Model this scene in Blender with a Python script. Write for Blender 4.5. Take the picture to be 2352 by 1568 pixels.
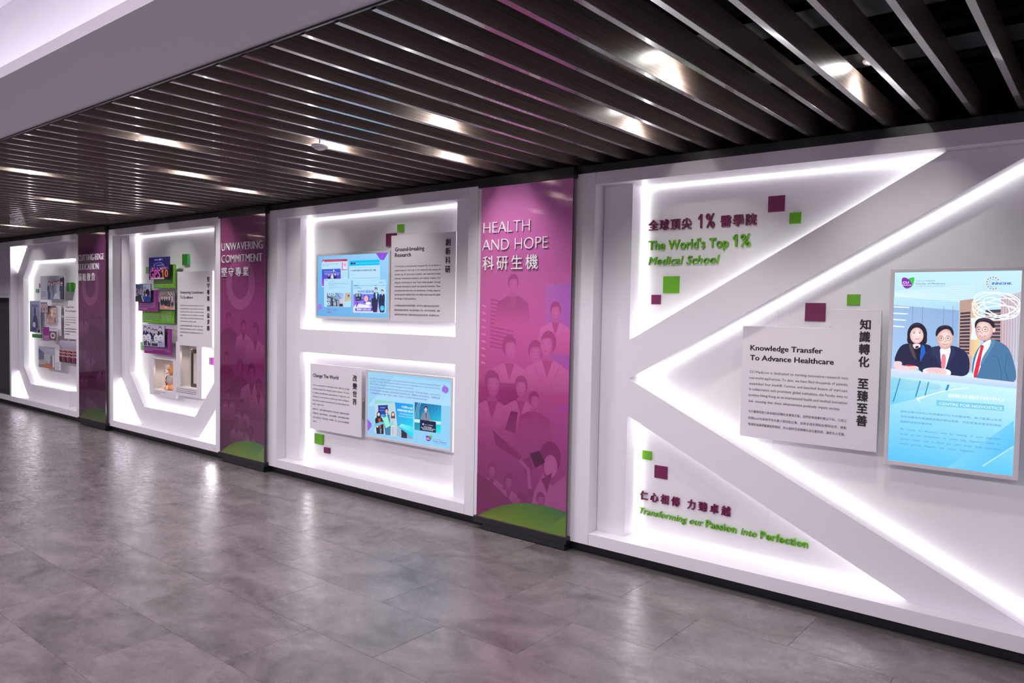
import bpy, bmesh, math, random
from mathutils import Vector, Matrix
random.seed(7)
for o in list(bpy.data.objects): bpy.data.objects.remove(o)
scn = bpy.context.scene
COL = scn.collection
FZ = 0.065                      # height of the finished floor while building; everything is dropped by it at the end

# ------------------------------------------------------------------ camera
cam_d = bpy.data.cameras.new('camera'); cam = bpy.data.objects.new('camera', cam_d); COL.objects.link(cam)
cam_d.sensor_width = 36; cam_d.lens = 1736.3147 / 2352 * 36; cam_d.clip_end = 200
_r = Vector((0.77690523, 0.62936069, 0.01798293)); _u = Vector((-0.04058342, 0.02155447, 0.99894364)); _f = Vector((-0.62830825, 0.77681434, -0.04228739))
cam.matrix_world = Matrix(((_r.x, _u.x, -_f.x, 0), (_r.y, _u.y, -_f.y, -4.0602), (_r.z, _u.z, -_f.z, 1.6268), (0, 0, 0, 1)))
scn.camera = cam
# ------------------------------------------------------------------ world, big lights, exposure
w = bpy.data.worlds.new('world'); scn.world = w; w.use_nodes = True
w.node_tree.nodes['Background'].inputs[0].default_value = (0.80, 0.76, 1.0, 1); w.node_tree.nodes['Background'].inputs[1].default_value = 0.02
vs = scn.view_settings; vs.view_transform = 'Standard'; vs.look = 'None'; vs.gamma = 1; vs.use_curve_mapping = False; vs.exposure = 0.0

def area(name, loc, sx, sy, power, col, rot=(0, 0, 0)):
    l = bpy.data.lights.new(name, 'AREA'); l.shape = 'RECTANGLE'; l.size = sx; l.size_y = sy; l.energy = power; l.color = col
    o = bpy.data.objects.new(name, l); COL.objects.link(o); o.location = loc; o.rotation_euler = rot
    return o
ROOM = (1.0, 0.92, 1.0)
# unseen area lights added over the hall to brighten the display wall
for i, x in enumerate((-13.0, -9.5, -6.0, -2.5, 1.0)):
    area('hall_fill_light', (x, -4.9, 3.12), 2.6, 0.9, 108, ROOM)
# LED tape hidden on the lip of the soffit, washing the cove
area('cove_light', (-6.5, -2.86, 2.66), 16.0, 0.05, 24, (0.97, 0.94, 1.0), (math.radians(155), 0, 0))
DOWN_POWER = 40
LED_STRENGTH = 7.0

# ------------------------------------------------------------------ materials
def s2l(c):
    return tuple(((v / 255) / 12.92 if v / 255 <= 0.04045 else (((v / 255) + 0.055) / 1.055) ** 2.4) for v in c)
MATS = {}
def mat(name, col=(0.8, 0.8, 0.8), rough=0.5, spec=0.5, metal=0, emit=None, es=0, coat=0, srgb=False):
    m = bpy.data.materials.new(name); m.use_nodes = True; b = m.node_tree.nodes['Principled BSDF']
    if srgb: col = s2l(col)
    b.inputs['Base Color'].default_value = (*col, 1); b.inputs['Roughness'].default_value = rough
    b.inputs['Specular IOR Level'].default_value = spec; b.inputs['Metallic'].default_value = metal
    b.inputs['Coat Weight'].default_value = coat; b.inputs['Coat Roughness'].default_value = 0.05
    if emit: b.inputs['Emission Color'].default_value = (*emit, 1); b.inputs['Emission Strength'].default_value = es
    MATS[name] = m
    return m
def noise_rough(m, scale, base, amp, bump=0.0, stretch=(1, 1, 1)):
    nt = m.node_tree; b = nt.nodes['Principled BSDF']
    tc = nt.nodes.new('ShaderNodeTexCoord'); mp = nt.nodes.new('ShaderNodeMapping'); mp.inputs['Scale'].default_value = stretch
    n = nt.nodes.new('ShaderNodeTexNoise'); n.inputs['Scale'].default_value = scale; n.inputs['Detail'].default_value = 4
    nt.links.new(tc.outputs['Object'], mp.inputs[0]); nt.links.new(mp.outputs[0], n.inputs['Vector'])
    mr = nt.nodes.new('ShaderNodeMapRange'); mr.inputs['To Min'].default_value = base - amp; mr.inputs['To Max'].default_value = base + amp
    nt.links.new(n.outputs['Fac'], mr.inputs['Value']); nt.links.new(mr.outputs[0], b.inputs['Roughness'])
    if bump:
        bp = nt.nodes.new('ShaderNodeBump'); bp.inputs['Strength'].default_value = bump; bp.inputs['Distance'].default_value = 0.002
        nt.links.new(n.outputs['Fac'], bp.inputs['Height']); nt.links.new(bp.outputs[0], b.inputs['Normal'])
WHITE = mat('white_laminate', (0.74, 0.71, 0.77), 0.42, 0.4); noise_rough(WHITE, 6, 0.42, 0.04)
BACK = mat('backboard_white', (0.74, 0.725, 0.75), 0.5, 0.3); noise_rough(BACK, 5, 0.5, 0.04)
BOARD = mat('board_satin', (0.72, 0.68, 0.73), 0.45, 0.4); noise_rough(BOARD, 8, 0.45, 0.03)
SOFF = mat('soffit_paint', (0.60, 0.56, 0.63), 0.6, 0.3); noise_rough(SOFF, 30, 0.6, 0.05, 0.05)
BLACK = mat('black_metal', (0.012, 0.012, 0.016), 0.35, 0.5); noise_rough(BLACK, 12, 0.35, 0.06)
VOID = mat('ceiling_void_black', (0.008, 0.008, 0.010), 0.8, 0.2); noise_rough(VOID, 3, 0.8, 0.1)
RAIL = mat('dark_rail', (0.022, 0.022, 0.026), 0.6, 0.3); noise_rough(RAIL, 6, 0.6, 0.1)
TVF = mat('screen_bezel', (0.62, 0.58, 0.60), 0.35, 0.5); noise_rough(TVF, 10, 0.35, 0.04)
GAP = mat('joint_dark', (0.085, 0.075, 0.08), 0.9, 0.1); noise_rough(GAP, 9, 0.9, 0.05)
LED = mat('led_diffuser', (1, 1, 1), 0.5, 0.2, emit=(1.0, 0.975, 1.0), es=LED_STRENGTH)
LEDS = mat('led_soft', (1, 1, 1), 0.5, 0.2, emit=(1.0, 0.975, 1.0), es=4.5)
LEDX = mat('led_well', (1, 1, 1), 0.5, 0.2, emit=(1.0, 0.975, 1.0), es=18)
LAMP = mat('lamp_face', (1, 1, 1), 0.5, 0.2, emit=(1.0, 0.96, 0.92), es=110)
MAROON = mat('maroon_acrylic', (112, 30, 78), 0.35, srgb=True); noise_rough(MAROON, 9, 0.35, 0.04)
GREEN = mat('green_acrylic', (98, 168, 26), 0.35, srgb=True); noise_rough(GREEN, 9, 0.35, 0.04)
DGREEN = mat('deep_green_acrylic', (40, 130, 40), 0.35, srgb=True); noise_rough(DGREEN, 9, 0.35, 0.04)
MINT = mat('mint_side_acrylic', (70, 175, 90), 0.35, srgb=True); noise_rough(MINT, 9, 0.35, 0.04)
PURPLE = mat('purple_acrylic', (140, 46, 132), 0.35, srgb=True); noise_rough(PURPLE, 9, 0.35, 0.04)
LILAC = mat('light_lilac_acrylic', (205, 70, 190), 0.35, srgb=True); noise_rough(LILAC, 9, 0.35, 0.04)
LETTER_W = mat('letter_white', (0.9, 0.88, 0.92), 0.4); noise_rough(LETTER_W, 9, 0.4, 0.04)
CREAM = mat('niche_lining', (0.85, 0.80, 0.78), 0.5); noise_rough(CREAM, 9, 0.5, 0.04)
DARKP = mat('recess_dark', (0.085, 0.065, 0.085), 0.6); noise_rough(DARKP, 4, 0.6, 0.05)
GLASSE = mat('glass_edge', (0.10, 0.03, 0.07), 0.1, 0.6); noise_rough(GLASSE, 9, 0.12, 0.04)
BRASS = mat('brass', (0.45, 0.25, 0.08), 0.35, metal=1); noise_rough(BRASS, 20, 0.35, 0.05)
WALLP = mat('wall_paint', (0.52, 0.49, 0.56), 0.6); noise_rough(WALLP, 4, 0.6, 0.04)

def print_mat(name, rough=0.45, emit=0.0, coat=0.0, spec=0.4):
    m = bpy.data.materials.new(name); m.use_nodes = True; nt = m.node_tree; b = nt.nodes['Principled BSDF']
    a = nt.nodes.new('ShaderNodeVertexColor'); a.layer_name = 'Col'
    b.inputs['Roughness'].default_value = rough; b.inputs['Specular IOR Level'].default_value = spec
    b.inputs['Coat Weight'].default_value = coat; b.inputs['Coat Roughness'].default_value = 0.03
    if emit:
        b.inputs['Base Color'].default_value = (0.01, 0.01, 0.01, 1)
        nt.links.new(a.outputs['Color'], b.inputs['Emission Color']); b.inputs['Emission Strength'].default_value = emit
    else:
        nt.links.new(a.outputs['Color'], b.inputs['Base Color'])
    return m
PRINT = print_mat('printed_ink'); SCREEN = print_mat('lit_screen', 0.25, 1.12)
GPRINT = print_mat('glass_graphic', 0.12, 0.0, 1.0, 0.5)

# slat wood
SLAT = bpy.data.materials.new('slat_dark_oak'); SLAT.use_nodes = True
nt = SLAT.node_tree; b = nt.nodes['Principled BSDF']
tc = nt.nodes.new('ShaderNodeTexCoord'); mp = nt.nodes.new('ShaderNodeMapping'); mp.inputs['Scale'].default_value = (60, 1.2, 160)
n1 = nt.nodes.new('ShaderNodeTexNoise'); n1.inputs['Scale'].default_value = 2.2; n1.inputs['Detail'].default_value = 5
cr = nt.nodes.new('ShaderNodeValToRGB'); cr.color_ramp.elements[0].position = 0.30; cr.color_ramp.elements[0].color = (0.115, 0.085, 0.074, 1)
cr.color_ramp.elements[1].position = 0.72; cr.color_ramp.elements[1].color = (0.285, 0.222, 0.192, 1)
nt.links.new(tc.outputs['Object'], mp.inputs[0]); nt.links.new(mp.outputs[0], n1.inputs['Vector']); nt.links.new(n1.outputs['Fac'], cr.inputs[0])
nt.links.new(cr.outputs[0], b.inputs['Base Color']); b.inputs['Roughness'].default_value = 0.30; b.inputs['Specular IOR Level'].default_value = 0.55
bm_ = nt.nodes.new('ShaderNodeBump'); bm_.inputs['Strength'].default_value = 0.12; bm_.inputs['Distance'].default_value = 0.001
nt.links.new(n1.outputs['Fac'], bm_.inputs['Height']); nt.links.new(bm_.outputs[0], b.inputs['Normal'])
SLATB = mat('slat_glossy_edge', (0.15, 0.125, 0.125), 0.2, 0.9, coat=1.0); noise_rough(SLATB, 8, 0.2, 0.03)
# floor tile
TILE = bpy.data.materials.new('stone_vinyl'); TILE.use_nodes = True
nt = TILE.node_tree; b = nt.nodes['Principled BSDF']
ge = nt.nodes.new('ShaderNodeNewGeometry'); oi = nt.nodes.new('ShaderNodeObjectInfo')
vm = nt.nodes.new('ShaderNodeVectorMath'); vm.operation = 'MULTIPLY_ADD'; vm.inputs[1].default_value = (0.62, 1, 1)
cb = nt.nodes.new('ShaderNodeCombineXYZ'); ml = nt.nodes.new('ShaderNodeMath'); ml.operation = 'MULTIPLY'; ml.inputs[1].default_value = 37.0
nt.links.new(oi.outputs['Random'], ml.inputs[0]); nt.links.new(ml.outputs[0], cb.inputs[2])
nt.links.new(ge.outputs['Position'], vm.inputs[0]); nt.links.new(cb.outputs[0], vm.inputs[2])
n1 = nt.nodes.new('ShaderNodeTexNoise'); n1.inputs['Scale'].default_value = 3.6; n1.inputs['Detail'].default_value = 12; n1.inputs['Roughness'].default_value = 0.68; n1.inputs['Distortion'].default_value = 0.9
nt.links.new(vm.outputs[0], n1.inputs['Vector'])
cr = nt.nodes.new('ShaderNodeValToRGB'); cr.color_ramp.elements[0].position = 0.30; cr.color_ramp.elements[0].color = (0.076, 0.063, 0.070, 1)
cr.color_ramp.elements[1].position = 0.70; cr.color_ramp.elements[1].color = (0.228, 0.193, 0.208, 1)
nt.links.new(n1.outputs['Fac'], cr.inputs[0])
hs = nt.nodes.new('ShaderNodeHueSaturation'); mr = nt.nodes.new('ShaderNodeMapRange'); mr.inputs['To Min'].default_value = 0.95; mr.inputs['To Max'].default_value = 1.05
nt.links.new(oi.outputs['Random'], mr.inputs['Value']); nt.links.new(mr.outputs[0], hs.inputs['Value']); nt.links.new(cr.outputs[0], hs.inputs['Color'])
nt.links.new(hs.outputs[0], b.inputs['Base Color'])
n2 = nt.nodes.new('ShaderNodeTexNoise'); n2.inputs['Scale'].default_value = 26; n2.inputs['Detail'].default_value = 6; n2.inputs['Roughness'].default_value = 0.6
nt.links.new(vm.outputs[0], n2.inputs['Vector'])
mr2 = nt.nodes.new('ShaderNodeMapRange'); mr2.inputs['From Min'].default_value = 0.3; mr2.inputs['From Max'].default_value = 0.7; mr2.inputs['To Min'].default_value = 0.19; mr2.inputs['To Max'].default_value = 0.36
nt.links.new(n2.outputs['Fac'], mr2.inputs['Value']); nt.links.new(mr2.outputs[0], b.inputs['Roughness'])
bp_ = nt.nodes.new('ShaderNodeBump'); bp_.inputs['Strength'].default_value = 0.5; bp_.inputs['Distance'].default_value = 0.003
nt.links.new(n2.outputs['Fac'], bp_.inputs['Height']); nt.links.new(bp_.outputs[0], b.inputs['Normal'])
b.inputs['Specular IOR Level'].default_value = 0.55
# plush
PLUSH = mat('orange_plush', (0.80, 0.36, 0.13), 0.95, 0.1); noise_rough(PLUSH, 120, 0.95, 0.04, 0.6)
PLUSHW = mat('cream_plush', (0.88, 0.70, 0.58), 0.95, 0.1); noise_rough(PLUSHW, 120, 0.95, 0.04, 0.6)
SCRUB = mat('grey_scrub_cloth', (0.50, 0.45, 0.44), 0.9, 0.1); noise_rough(SCRUB, 60, 0.9, 0.05, 0.3)
NAVY = mat('navy_trim', (0.03, 0.03, 0.06), 0.6); noise_rough(NAVY, 30, 0.6, 0.05)
WALNUT = mat('frame_dark_wood', (0.075, 0.05, 0.045), 0.45); noise_rough(WALNUT, 40, 0.45, 0.05)
SCROLL = mat('cream_scroll_paper', (0.62, 0.53, 0.42), 0.8); noise_rough(SCROLL, 20, 0.8, 0.05)

# ------------------------------------------------------------------ object helpers
def props(o, label=None, cat=None, group=None, kind=None):
    if label: o['label'] = label
    if cat: o['category'] = cat
    if group: o['group'] = group
    if kind: o['kind'] = kind
    return o
def thing(name, loc, label, cat, group=None):
    o = bpy.data.objects.new(name, None); COL.objects.link(o); o.location = loc; o.empty_display_size = 0.1
    return props(o, label, cat, group)
def link(name, me, parent=None, loc=None):
    """mesh data is in world coordinates; the origin goes to loc (or the parent's origin)"""
    o = bpy.data.objects.new(name, me); COL.objects.link(o)
    base = Vector((0, 0, 0))
    p = parent
    while p is not None: base += p.location; p = p.parent
    org = Vector(loc) if loc is not None else base
    me.transform(Matrix.Translation(-org))
    o.location = org - base
    if parent is not None: o.parent = parent
    return o
def mesh_pd(name, vs_, fs, mats, mi=None, smooth=False):
    me = bpy.data.meshes.new(name); me.from_pydata(vs_, [], fs)
    for m in (mats if isinstance(mats, (list, tuple)) else [mats]): me.materials.append(m)
    if mi: 
        for p, i in zip(me.polygons, mi): p.material_index = i
    if smooth:
        for p in me.polygons: p.use_smooth = True
    me.update(); return me
BOXF = [(0, 1, 3, 2), (4, 6, 7, 5), (0, 4, 5, 1), (2, 3, 7, 6), (0, 2, 6, 4), (1, 5, 7, 3)]
def boxes(lst):
    V, F = [], []
    for (x0, x1, y0, y1, z0, z1) in lst:
        k = len(V)
        V += [(x, y, z) for x in (x0, x1) for y in (y0, y1) for z in (z0, z1)]
        F += [tuple(k + i for i in f) for f in BOXF]
    return V, F
def box(name, x0, x1, y0, y1, z0, z1, m, parent=None, bev=0.0015, loc=None):
    V, F = boxes([(x0, x1, y0, y1, z0, z1)])
    me = mesh_pd(name, V, F, m)
    if bev:
        bm = bmesh.new(); bm.from_mesh(me)
        bmesh.ops.bevel(bm, geom=bm.edges[:], offset=min(bev, 0.3 * min(x1 - x0, y1 - y0, z1 - z0)), segments=1, affect='EDGES')
        bmesh.ops.recalc_face_normals(bm, faces=bm.faces); bm.to_mesh(me); bm.free()
    return link(name, me, parent, loc)
def prism(name, pts, y0, y1, m, parent=None, bev=0.0, loc=None, holes=None):
    """polygon in X-Z extruded from y0 (front) to y1 (back)"""
    bm = bmesh.new()
    loops = [pts] + (holes or [])
    es = []; allv = []
    for lp in loops:
        vsv = [bm.verts.new((x, y0, z)) for x, z in lp]
        allv.append(vsv)
        for i in range(len(vsv)): es.append(bm.edges.new((vsv[i], vsv[(i + 1) % len(vsv)])))
    if holes: bmesh.ops.triangle_fill(bm, edges=es, use_beauty=True)
    else: bm.faces.new(allv[0])
    fs = bm.faces[:]
    r = bmesh.ops.extrude_face_region(bm, geom=fs)
    bmesh.ops.translate(bm, vec=(0, y1 - y0, 0), verts=[v for v in r['geom'] if isinstance(v, bmesh.types.BMVert)])
    bmesh.ops.recalc_face_normals(bm, faces=bm.faces)
    if bev:
        ed = [e for e in bm.edges if len(e.link_faces) == 2 and e.calc_face_angle(0) > 0.5]
        bmesh.ops.bevel(bm, geom=ed, offset=bev, segments=1, affect='EDGES')
    me = bpy.data.meshes.new(name); bm.to_mesh(me); bm.free(); me.materials.append(m)
    return link(name, me, parent, loc)
def tube(name, path, r, m, parent=None, seg=10, closed=False, loc=None):
    V, F = [], []
    n = len(path)
    for i, p in enumerate(path):
        p = Vector(p); a = Vector(path[(i - 1) % n] if (i > 0 or closed) else path[i]); c = Vector(path[(i + 1) % n] if (i < n - 1 or closed) else path[i])
        t = (c - a).normalized(); u = t.cross(Vector((0, 0, 1)));
        if u.length < 1e-3: u = t.cross(Vector((0, 1, 0)))
        u.normalize(); v = t.cross(u)
        for k in range(seg):
            an = 2 * math.pi * k / seg; V.append(tuple(p + r * (math.cos(an) * u + math.sin(an) * v)))
    rng = n if closed else n - 1
    for i in range(rng):
        for k in range(seg):
            a = i * seg + k; b2 = i * seg + (k + 1) % seg; j = ((i + 1) % n) * seg
            F.append((a, b2, j + (k + 1) % seg, j + k))
    if not closed: F += [tuple(range(seg))[::-1], tuple((n - 1) * seg + k for k in range(seg))]
    return link(name, mesh_pd(name, V, F, m, smooth=True), parent, loc)
def lathe(name, c, prof, m, parent=None, seg=28, loc=None):
    """profile of (radius, z) around a vertical axis at c"""
    V, F = [], []
    for r, z in prof:
        for k in range(seg):
            a = 2 * math.pi * k / seg; V.append((c[0] + r * math.cos(a), c[1] + r * math.sin(a), c[2] + z))
    for i in range(len(prof) - 1):
        for k in range(seg):
            F.append((i * seg + k, i * seg + (k + 1) % seg, (i + 1) * seg + (k + 1) % seg, (i + 1) * seg + k))
    F += [tuple(range(seg))[::-1], tuple((len(prof) - 1) * seg + k for k in range(seg))]
    return link(name, mesh_pd(name, V, F, m, smooth=True), parent, loc)

# ------------------------------------------------------------------ lettering
_tc = {}
def glyphs(s, bold=0.0, shear=0.0, res=2):
    k = (s, bold, shear, res)
    if bold > 0:                      # heavier weight: the outline struck several times with a small shift
        if k not in _tc:
            v0, f0 = glyphs(s, 0.0, shear, res); V2, F2 = [], []
            h = bold * 0.62
            for dx, dy in (((0, 0), (h, 0), (-h, 0), (0, h * .7), (0, -h * .7)) if bold > 0.015 else ((h, 0), (-h, 0))):
                o = len(V2); V2 += [(x + dx, y + dy) for x, y in v0]; F2 += [tuple(o + i for i in f) for f in f0]
            _tc[k] = (V2, F2)
        return _tc[k]
    if k not in _tc:
        c = bpy.data.curves.new('t', 'FONT'); c.body = s; c.size = 1; c.resolution_u = res; c.offset = bold; c.shear = shear
        o = bpy.data.objects.new('t', c); m = o.to_mesh()
        vs_ = [v.co[:2] for v in m.vertices]; fs = [tuple(p.vertices) for p in m.polygons]
        o.to_mesh_clear(); bpy.data.objects.remove(o); bpy.data.curves.remove(c)
        if s in ('1', '10') and vs_:          # flag of the figure one
            x0 = min(v[0] for v in vs_); x1 = max(v[0] for v in vs_); y1 = max(v[1] for v in vs_); t_ = .08; o_ = len(vs_)
            vs_ += [(x0 - .16, y1 - .16), (x0 - .16, y1 - .25), (x0 + t_ * .3, y1 - .15), (x0 + t_ * .6, y1), (x0 + .01, y1)]; fs.append(tuple(range(o_, o_ + 5)))
        _tc[k] = (vs_, fs)
    return _tc[k]
def iscjk(ch): return ord(ch) > 0x2E00
def char3d(name, ch, x0, z0, sx, sz, yb, th, m, parent, bold, shear):
    """one raised character: flat glyph filled, extruded from yb towards the viewer by th"""
    vs_, fs = glyphs(ch, bold, shear, 3)
    if not vs_: return None
    bm = bmesh.new()
    cp = 5 if bold > 0.015 else (2 if bold > 0 else 1)
    nv = len(glyphs(ch, 0.0 if bold > 0 else bold, shear, 3)[0])
    V = [bm.verts.new((x0 + x * sx, yb - th - 0.00012 * (i // nv), z0 + y * sz)) for i, (x, y) in enumerate(vs_)]
    for f in fs:
        try: bm.faces.new([V[i] for i in f])
        except ValueError: pass
    r = bmesh.ops.extrude_face_region(bm, geom=bm.faces[:])
    for v in r['geom']:
        if isinstance(v, bmesh.types.BMVert): v.co.y = yb
    bmesh.ops.recalc_face_normals(bm, faces=bm.faces)
    me = bpy.data.meshes.new(name); bm.to_mesh(me); bm.free(); me.materials.append(m)
    return link(name, me, parent)
def advance(ch, bold=0.0):
    if ch == ' ': return 0.30
    if iscjk(ch): return 1.0
    w0 = glyphs('H' + ch + 'H', bold)[0]; w1 = glyphs('HH', bold)[0]
    return (max(v[0] for v in w0) - max(v[0] for v in w1))
def line3d(s, x0, x1, z0, cap, yb, th, m, parent, name='letter', bold=0.0, shear=0.0, cjk_h=None, runs=None, track=0.0):
    """s set between x0 and x1 on the baseline z0; runs = list of (text, size factor, bold, shear)"""
    runs = runs or [(s, 1.0, bold, shear)]
    items = []; pos = 0.0
    for txt, k, bo, sh in runs:
        for ch in txt:
            items.append((ch, pos, k, bo, sh)); pos += advance(ch, bo) * k + track
    pos -= track
    first = items[0]; g0 = glyphs(first[0], first[3], first[4], 3)[0]; lft = min(v[0] for v in g0) * first[2]
    last = items[-1]; gl = glyphs(last[0], last[3], last[4], 3)[0]; rgt = last[1] + max(v[0] for v in gl) * last[2]
    sx = (x1 - x0) / (rgt - lft); sz = cap / 0.684
    for ch, p, k, bo, sh in items:
        if ch == ' ': continue
        zz = z0
        kk = k
        szz = sz
        if iscjk(ch) and cjk_h: szz = cjk_h / 0.92; zz = z0 + 0.08 * szz
        char3d(name, ch, x0 + (p - lft) * sx, zz, sx * kk, szz * kk, yb, th, m, parent, bo, sh)

# ------------------------------------------------------------------ flat printed / lit artwork
def homog(src, dst):
    A, B = [], []
    import numpy as np
    for (x, y), (u, v) in zip(src, dst):
        A.append([x, y, 1, 0, 0, 0, -u * x, -u * y]); B.append(u)
        A.append([0, 0, 0, x, y, 1, -v * x, -v * y]); B.append(v)
    return list(np.linalg.solve(np.array(A, float), np.array(B, float))) + [1.0]
PLANES = {  # four reference points of each display plane, drawing coordinates -> metres on the plane (x, z)
 'K': (0.17, [(1690, 600, -1.764, 1.929), (2352, 600, -0.373, 1.893), (2352, 1110, -0.333, 0.859), (1690, 1110, -1.723, 0.637)]),
 'H': (0.13, [(690, 500, -5.912, 2.432), (1050, 500, -3.943, 2.31), (1050, 1060, -3.905, 0.461), (690, 1060, -5.889, 0.181)]),
 'U': (0.10, [(290, 560, -9.347, 2.329), (500, 560, -7.284, 2.246), (500, 930, -7.28, 0.581), (290, 930, -9.362, 0.385)]),
 'C': (0.08, [(50, 600, -12.684, 2.206), (180, 600, -10.678, 2.154), (180, 880, -10.702, 0.55), (50, 880, -12.73, 0.397)]),
 'G': (-0.05, [(1090, 420, -3.61, 2.515), (1320, 420, -2.754, 2.438), (1320, 1240, -2.695, 0.15), (1090, 1240, -3.556, -0.029)])}
class Art:
    """stack of thin flat colour shapes on a plane facing the hall"""
    def __init__(s, y, plane=None, crop=None, map_=None):
        s.y = y; s.V = []; s.F = []; s.C = []; s.n = 0; s.map = None; s.clip = None; s.eps = 0.00004
        if plane:
            q = PLANES[plane][1]; s.h = homog([(a, b) for a, b, c, d in q], [(c, d) for a, b, c, d in q])
        else: s.h = None
        s.crop = crop or (0, 0, 1.0); s.remap = map_
    def P(s, p):
        if s.h is None: return p
        x = s.crop[0] + p[0] / s.crop[2]; y = s.crop[1] + p[1] / s.crop[2]; h = s.h
        d = h[6] * x + h[7] * y + 1
        q = ((h[0] * x + h[1] * y + h[2]) / d, (h[3] * x + h[4] * y + h[5]) / d)
        return s.remap(q) if s.remap else q
    def _add(s, pts, cols, faces=None):
        y = s.y - s.eps * s.n; s.n += 1; k = len(s.V)
        if s.clip:
            x0, x1, z0, z1 = s.clip; pts = [(min(max(a, x0), x1), min(max(b_, z0), z1)) for a, b_ in pts]
        s.V += [(a, y, b_) for a, b_ in pts]; s.C += [s2l(c) for c in cols]
        s.F += [tuple(k + i for i in f) for f in (faces or [tuple(range(len(pts)))])]
    def poly(s, pts, c):
        q = [s.P(p) for p in pts]; s._add(q, [c] * len(q))
    def grad(s, pts, cs, n=8):      # four corners tl tr br bl
        q = [s.P(p) for p in pts]; P, C, F = [], [], []
        for j in range(n + 1):
            for i in range(n + 1):
                u, v = i / n, j / n
                wts = ((1 - u) * (1 - v), u * (1 - v), u * v, (1 - u) * v)
                P.append(tuple(sum(w_ * q[k][d] for k, w_ in enumerate(wts)) for d in (0, 1)))
                C.append(tuple(sum(w_ * cs[k][d] for k, w_ in enumerate(wts)) for d in (0, 1, 2)))
        for j in range(n):
            for i in range(n): a = j * (n + 1) + i; F.append((a, a + 1, a + n + 2, a + n + 1))
        s._add(P, C, F)
    def ell(s, c, rx, ry, col, n=22, rot=0.0, a0=0, a1=2 * math.pi):
        pts = []
        for i in range(n):
            a = a0 + (a1 - a0) * i / (n if a1 - a0 > 6.2 else n - 1); x, y = rx * math.cos(a), ry * math.sin(a)
            pts.append((c[0] + x * math.cos(rot) - y * math.sin(rot), c[1] + x * math.sin(rot) + y * math.cos(rot)))
        s.poly(pts, col)
    def blob(s, pts, c, it=2):           # rounded outline
        for _ in range(it):
            q = []
            for i, p in enumerate(pts):
                r = pts[(i + 1) % len(pts)]
                q += [(p[0] * .75 + r[0] * .25, p[1] * .75 + r[1] * .25), (p[0] * .25 + r[0] * .75, p[1] * .25 + r[1] * .75)]
            pts = q
        s.poly(pts, c)
    def gell(s, c, rx, ry, col, edge, rot=0.0, off=(0.15, -0.15), n=26):
        pts = [(c[0] + rx * off[0], c[1] + ry * off[1])]
        for k, q in ((.55, n), (1.0, n)):
            for i in range(n):
                a = 2 * math.pi * i / n; o = (1 - k) * .6
                x, y = k * rx * math.cos(a) + o * rx * off[0], k * ry * math.sin(a) + o * ry * off[1]
                pts.append((c[0] + x * math.cos(rot) - y * math.sin(rot), c[1] + x * math.sin(rot) + y * math.cos(rot)))
        m_ = tuple(col[i] * .7 + edge[i] * .3 for i in range(3))
        F = [(0, 1 + i, 1 + (i + 1) % n) for i in range(n)] + [(1 + i, 1 + n + i, 1 + n + (i + 1) % n, 1 + (i + 1) % n) for i in range(n)]
        s._add([s.P(p) for p in pts], [col] + [m_] * n + [edge] * n, F)
    def line(s, pts, w_, c):
        Q, F = [], []
        n = len(pts); closed = n > 3 and math.hypot(pts[0][0] - pts[-1][0], pts[0][1] - pts[-1][1]) < 1e-6
        for i, p in enumerate(pts):
            a = pts[i - 1] if i > 0 else (pts[-2] if closed else p); b_ = pts[i + 1] if i < n - 1 else (pts[1] if closed else p)
            dx, dy = b_[0] - a[0], b_[1] - a[1]; L = math.hypot(dx, dy) or 1; nx, ny = -dy / L * w_ / 2, dx / L * w_ / 2
            Q += [(p[0] + nx, p[1] + ny), (p[0] - nx, p[1] - ny)]
            if i: F.append((2 * i - 2, 2 * i, 2 * i + 1, 2 * i - 1))
        q = [s.P(p) for p in Q]; s._add(q, [c] * len(q), F)
    def ring(s, c, rx, ry, w_, col, n=26, rot=0.0):
        pts = [(c[0] + rx * math.cos(a) * math.cos(rot) - ry * math.sin(a) * math.sin(rot), c[1] + rx * math.cos(a) * math.sin(rot) + ry * math.sin(a) * math.cos(rot)) for a in [2 * math.pi * i / n for i in range(n + 1)]]
        s.line(pts, w_, col)
    def text(s, t, a, b_, cap, col, bold=0.0, justify=False, m=False, shear=0.0):
        """t from the left end a to the right end b_ of the baseline; cap = capital height in metres (CJK: body height)"""
        A, B = (a, b_) if m else (s.P(a), s.P(b_)); x0, x1, z = A[0], B[0], (A[1] + B[1]) / 2
        words = t.split(' ') if justify else [t]
        sz = cap / 0.684 if not iscjk(t[0]) else cap / 0.92
        if iscjk(t[0]): z += 0.08 * sz
        ms = []
        for wd in words:
            vs_, fs = glyphs(wd, bold, shear)
            if not vs_: continue
            lo = min(v[0] for v in vs_); hi = max(v[0] for v in vs_); ms.append((vs_, fs, lo, hi))
        if not ms: return
        if len(ms) == 1:
            kx = [(x1 - x0) / max(1e-6, ms[0][3] - ms[0][2])]; xs = [x0]
        else:
            tot = sum(q[3] - q[2] for q in ms); k = min(sz * 1.08, (x1 - x0) * 0.88 / tot); gap = ((x1 - x0) - k * tot) / (len(ms) - 1)
            xs = []; x = x0
            for q in ms: xs.append(x); x += k * (q[3] - q[2]) + gap
            kx = [k] * len(ms)
        y = s.y - s.eps * s.n; s.n += 2; cl = s2l(col); cp = 5 if bold > 0.015 else (2 if bold > 0 else 1)
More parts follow.
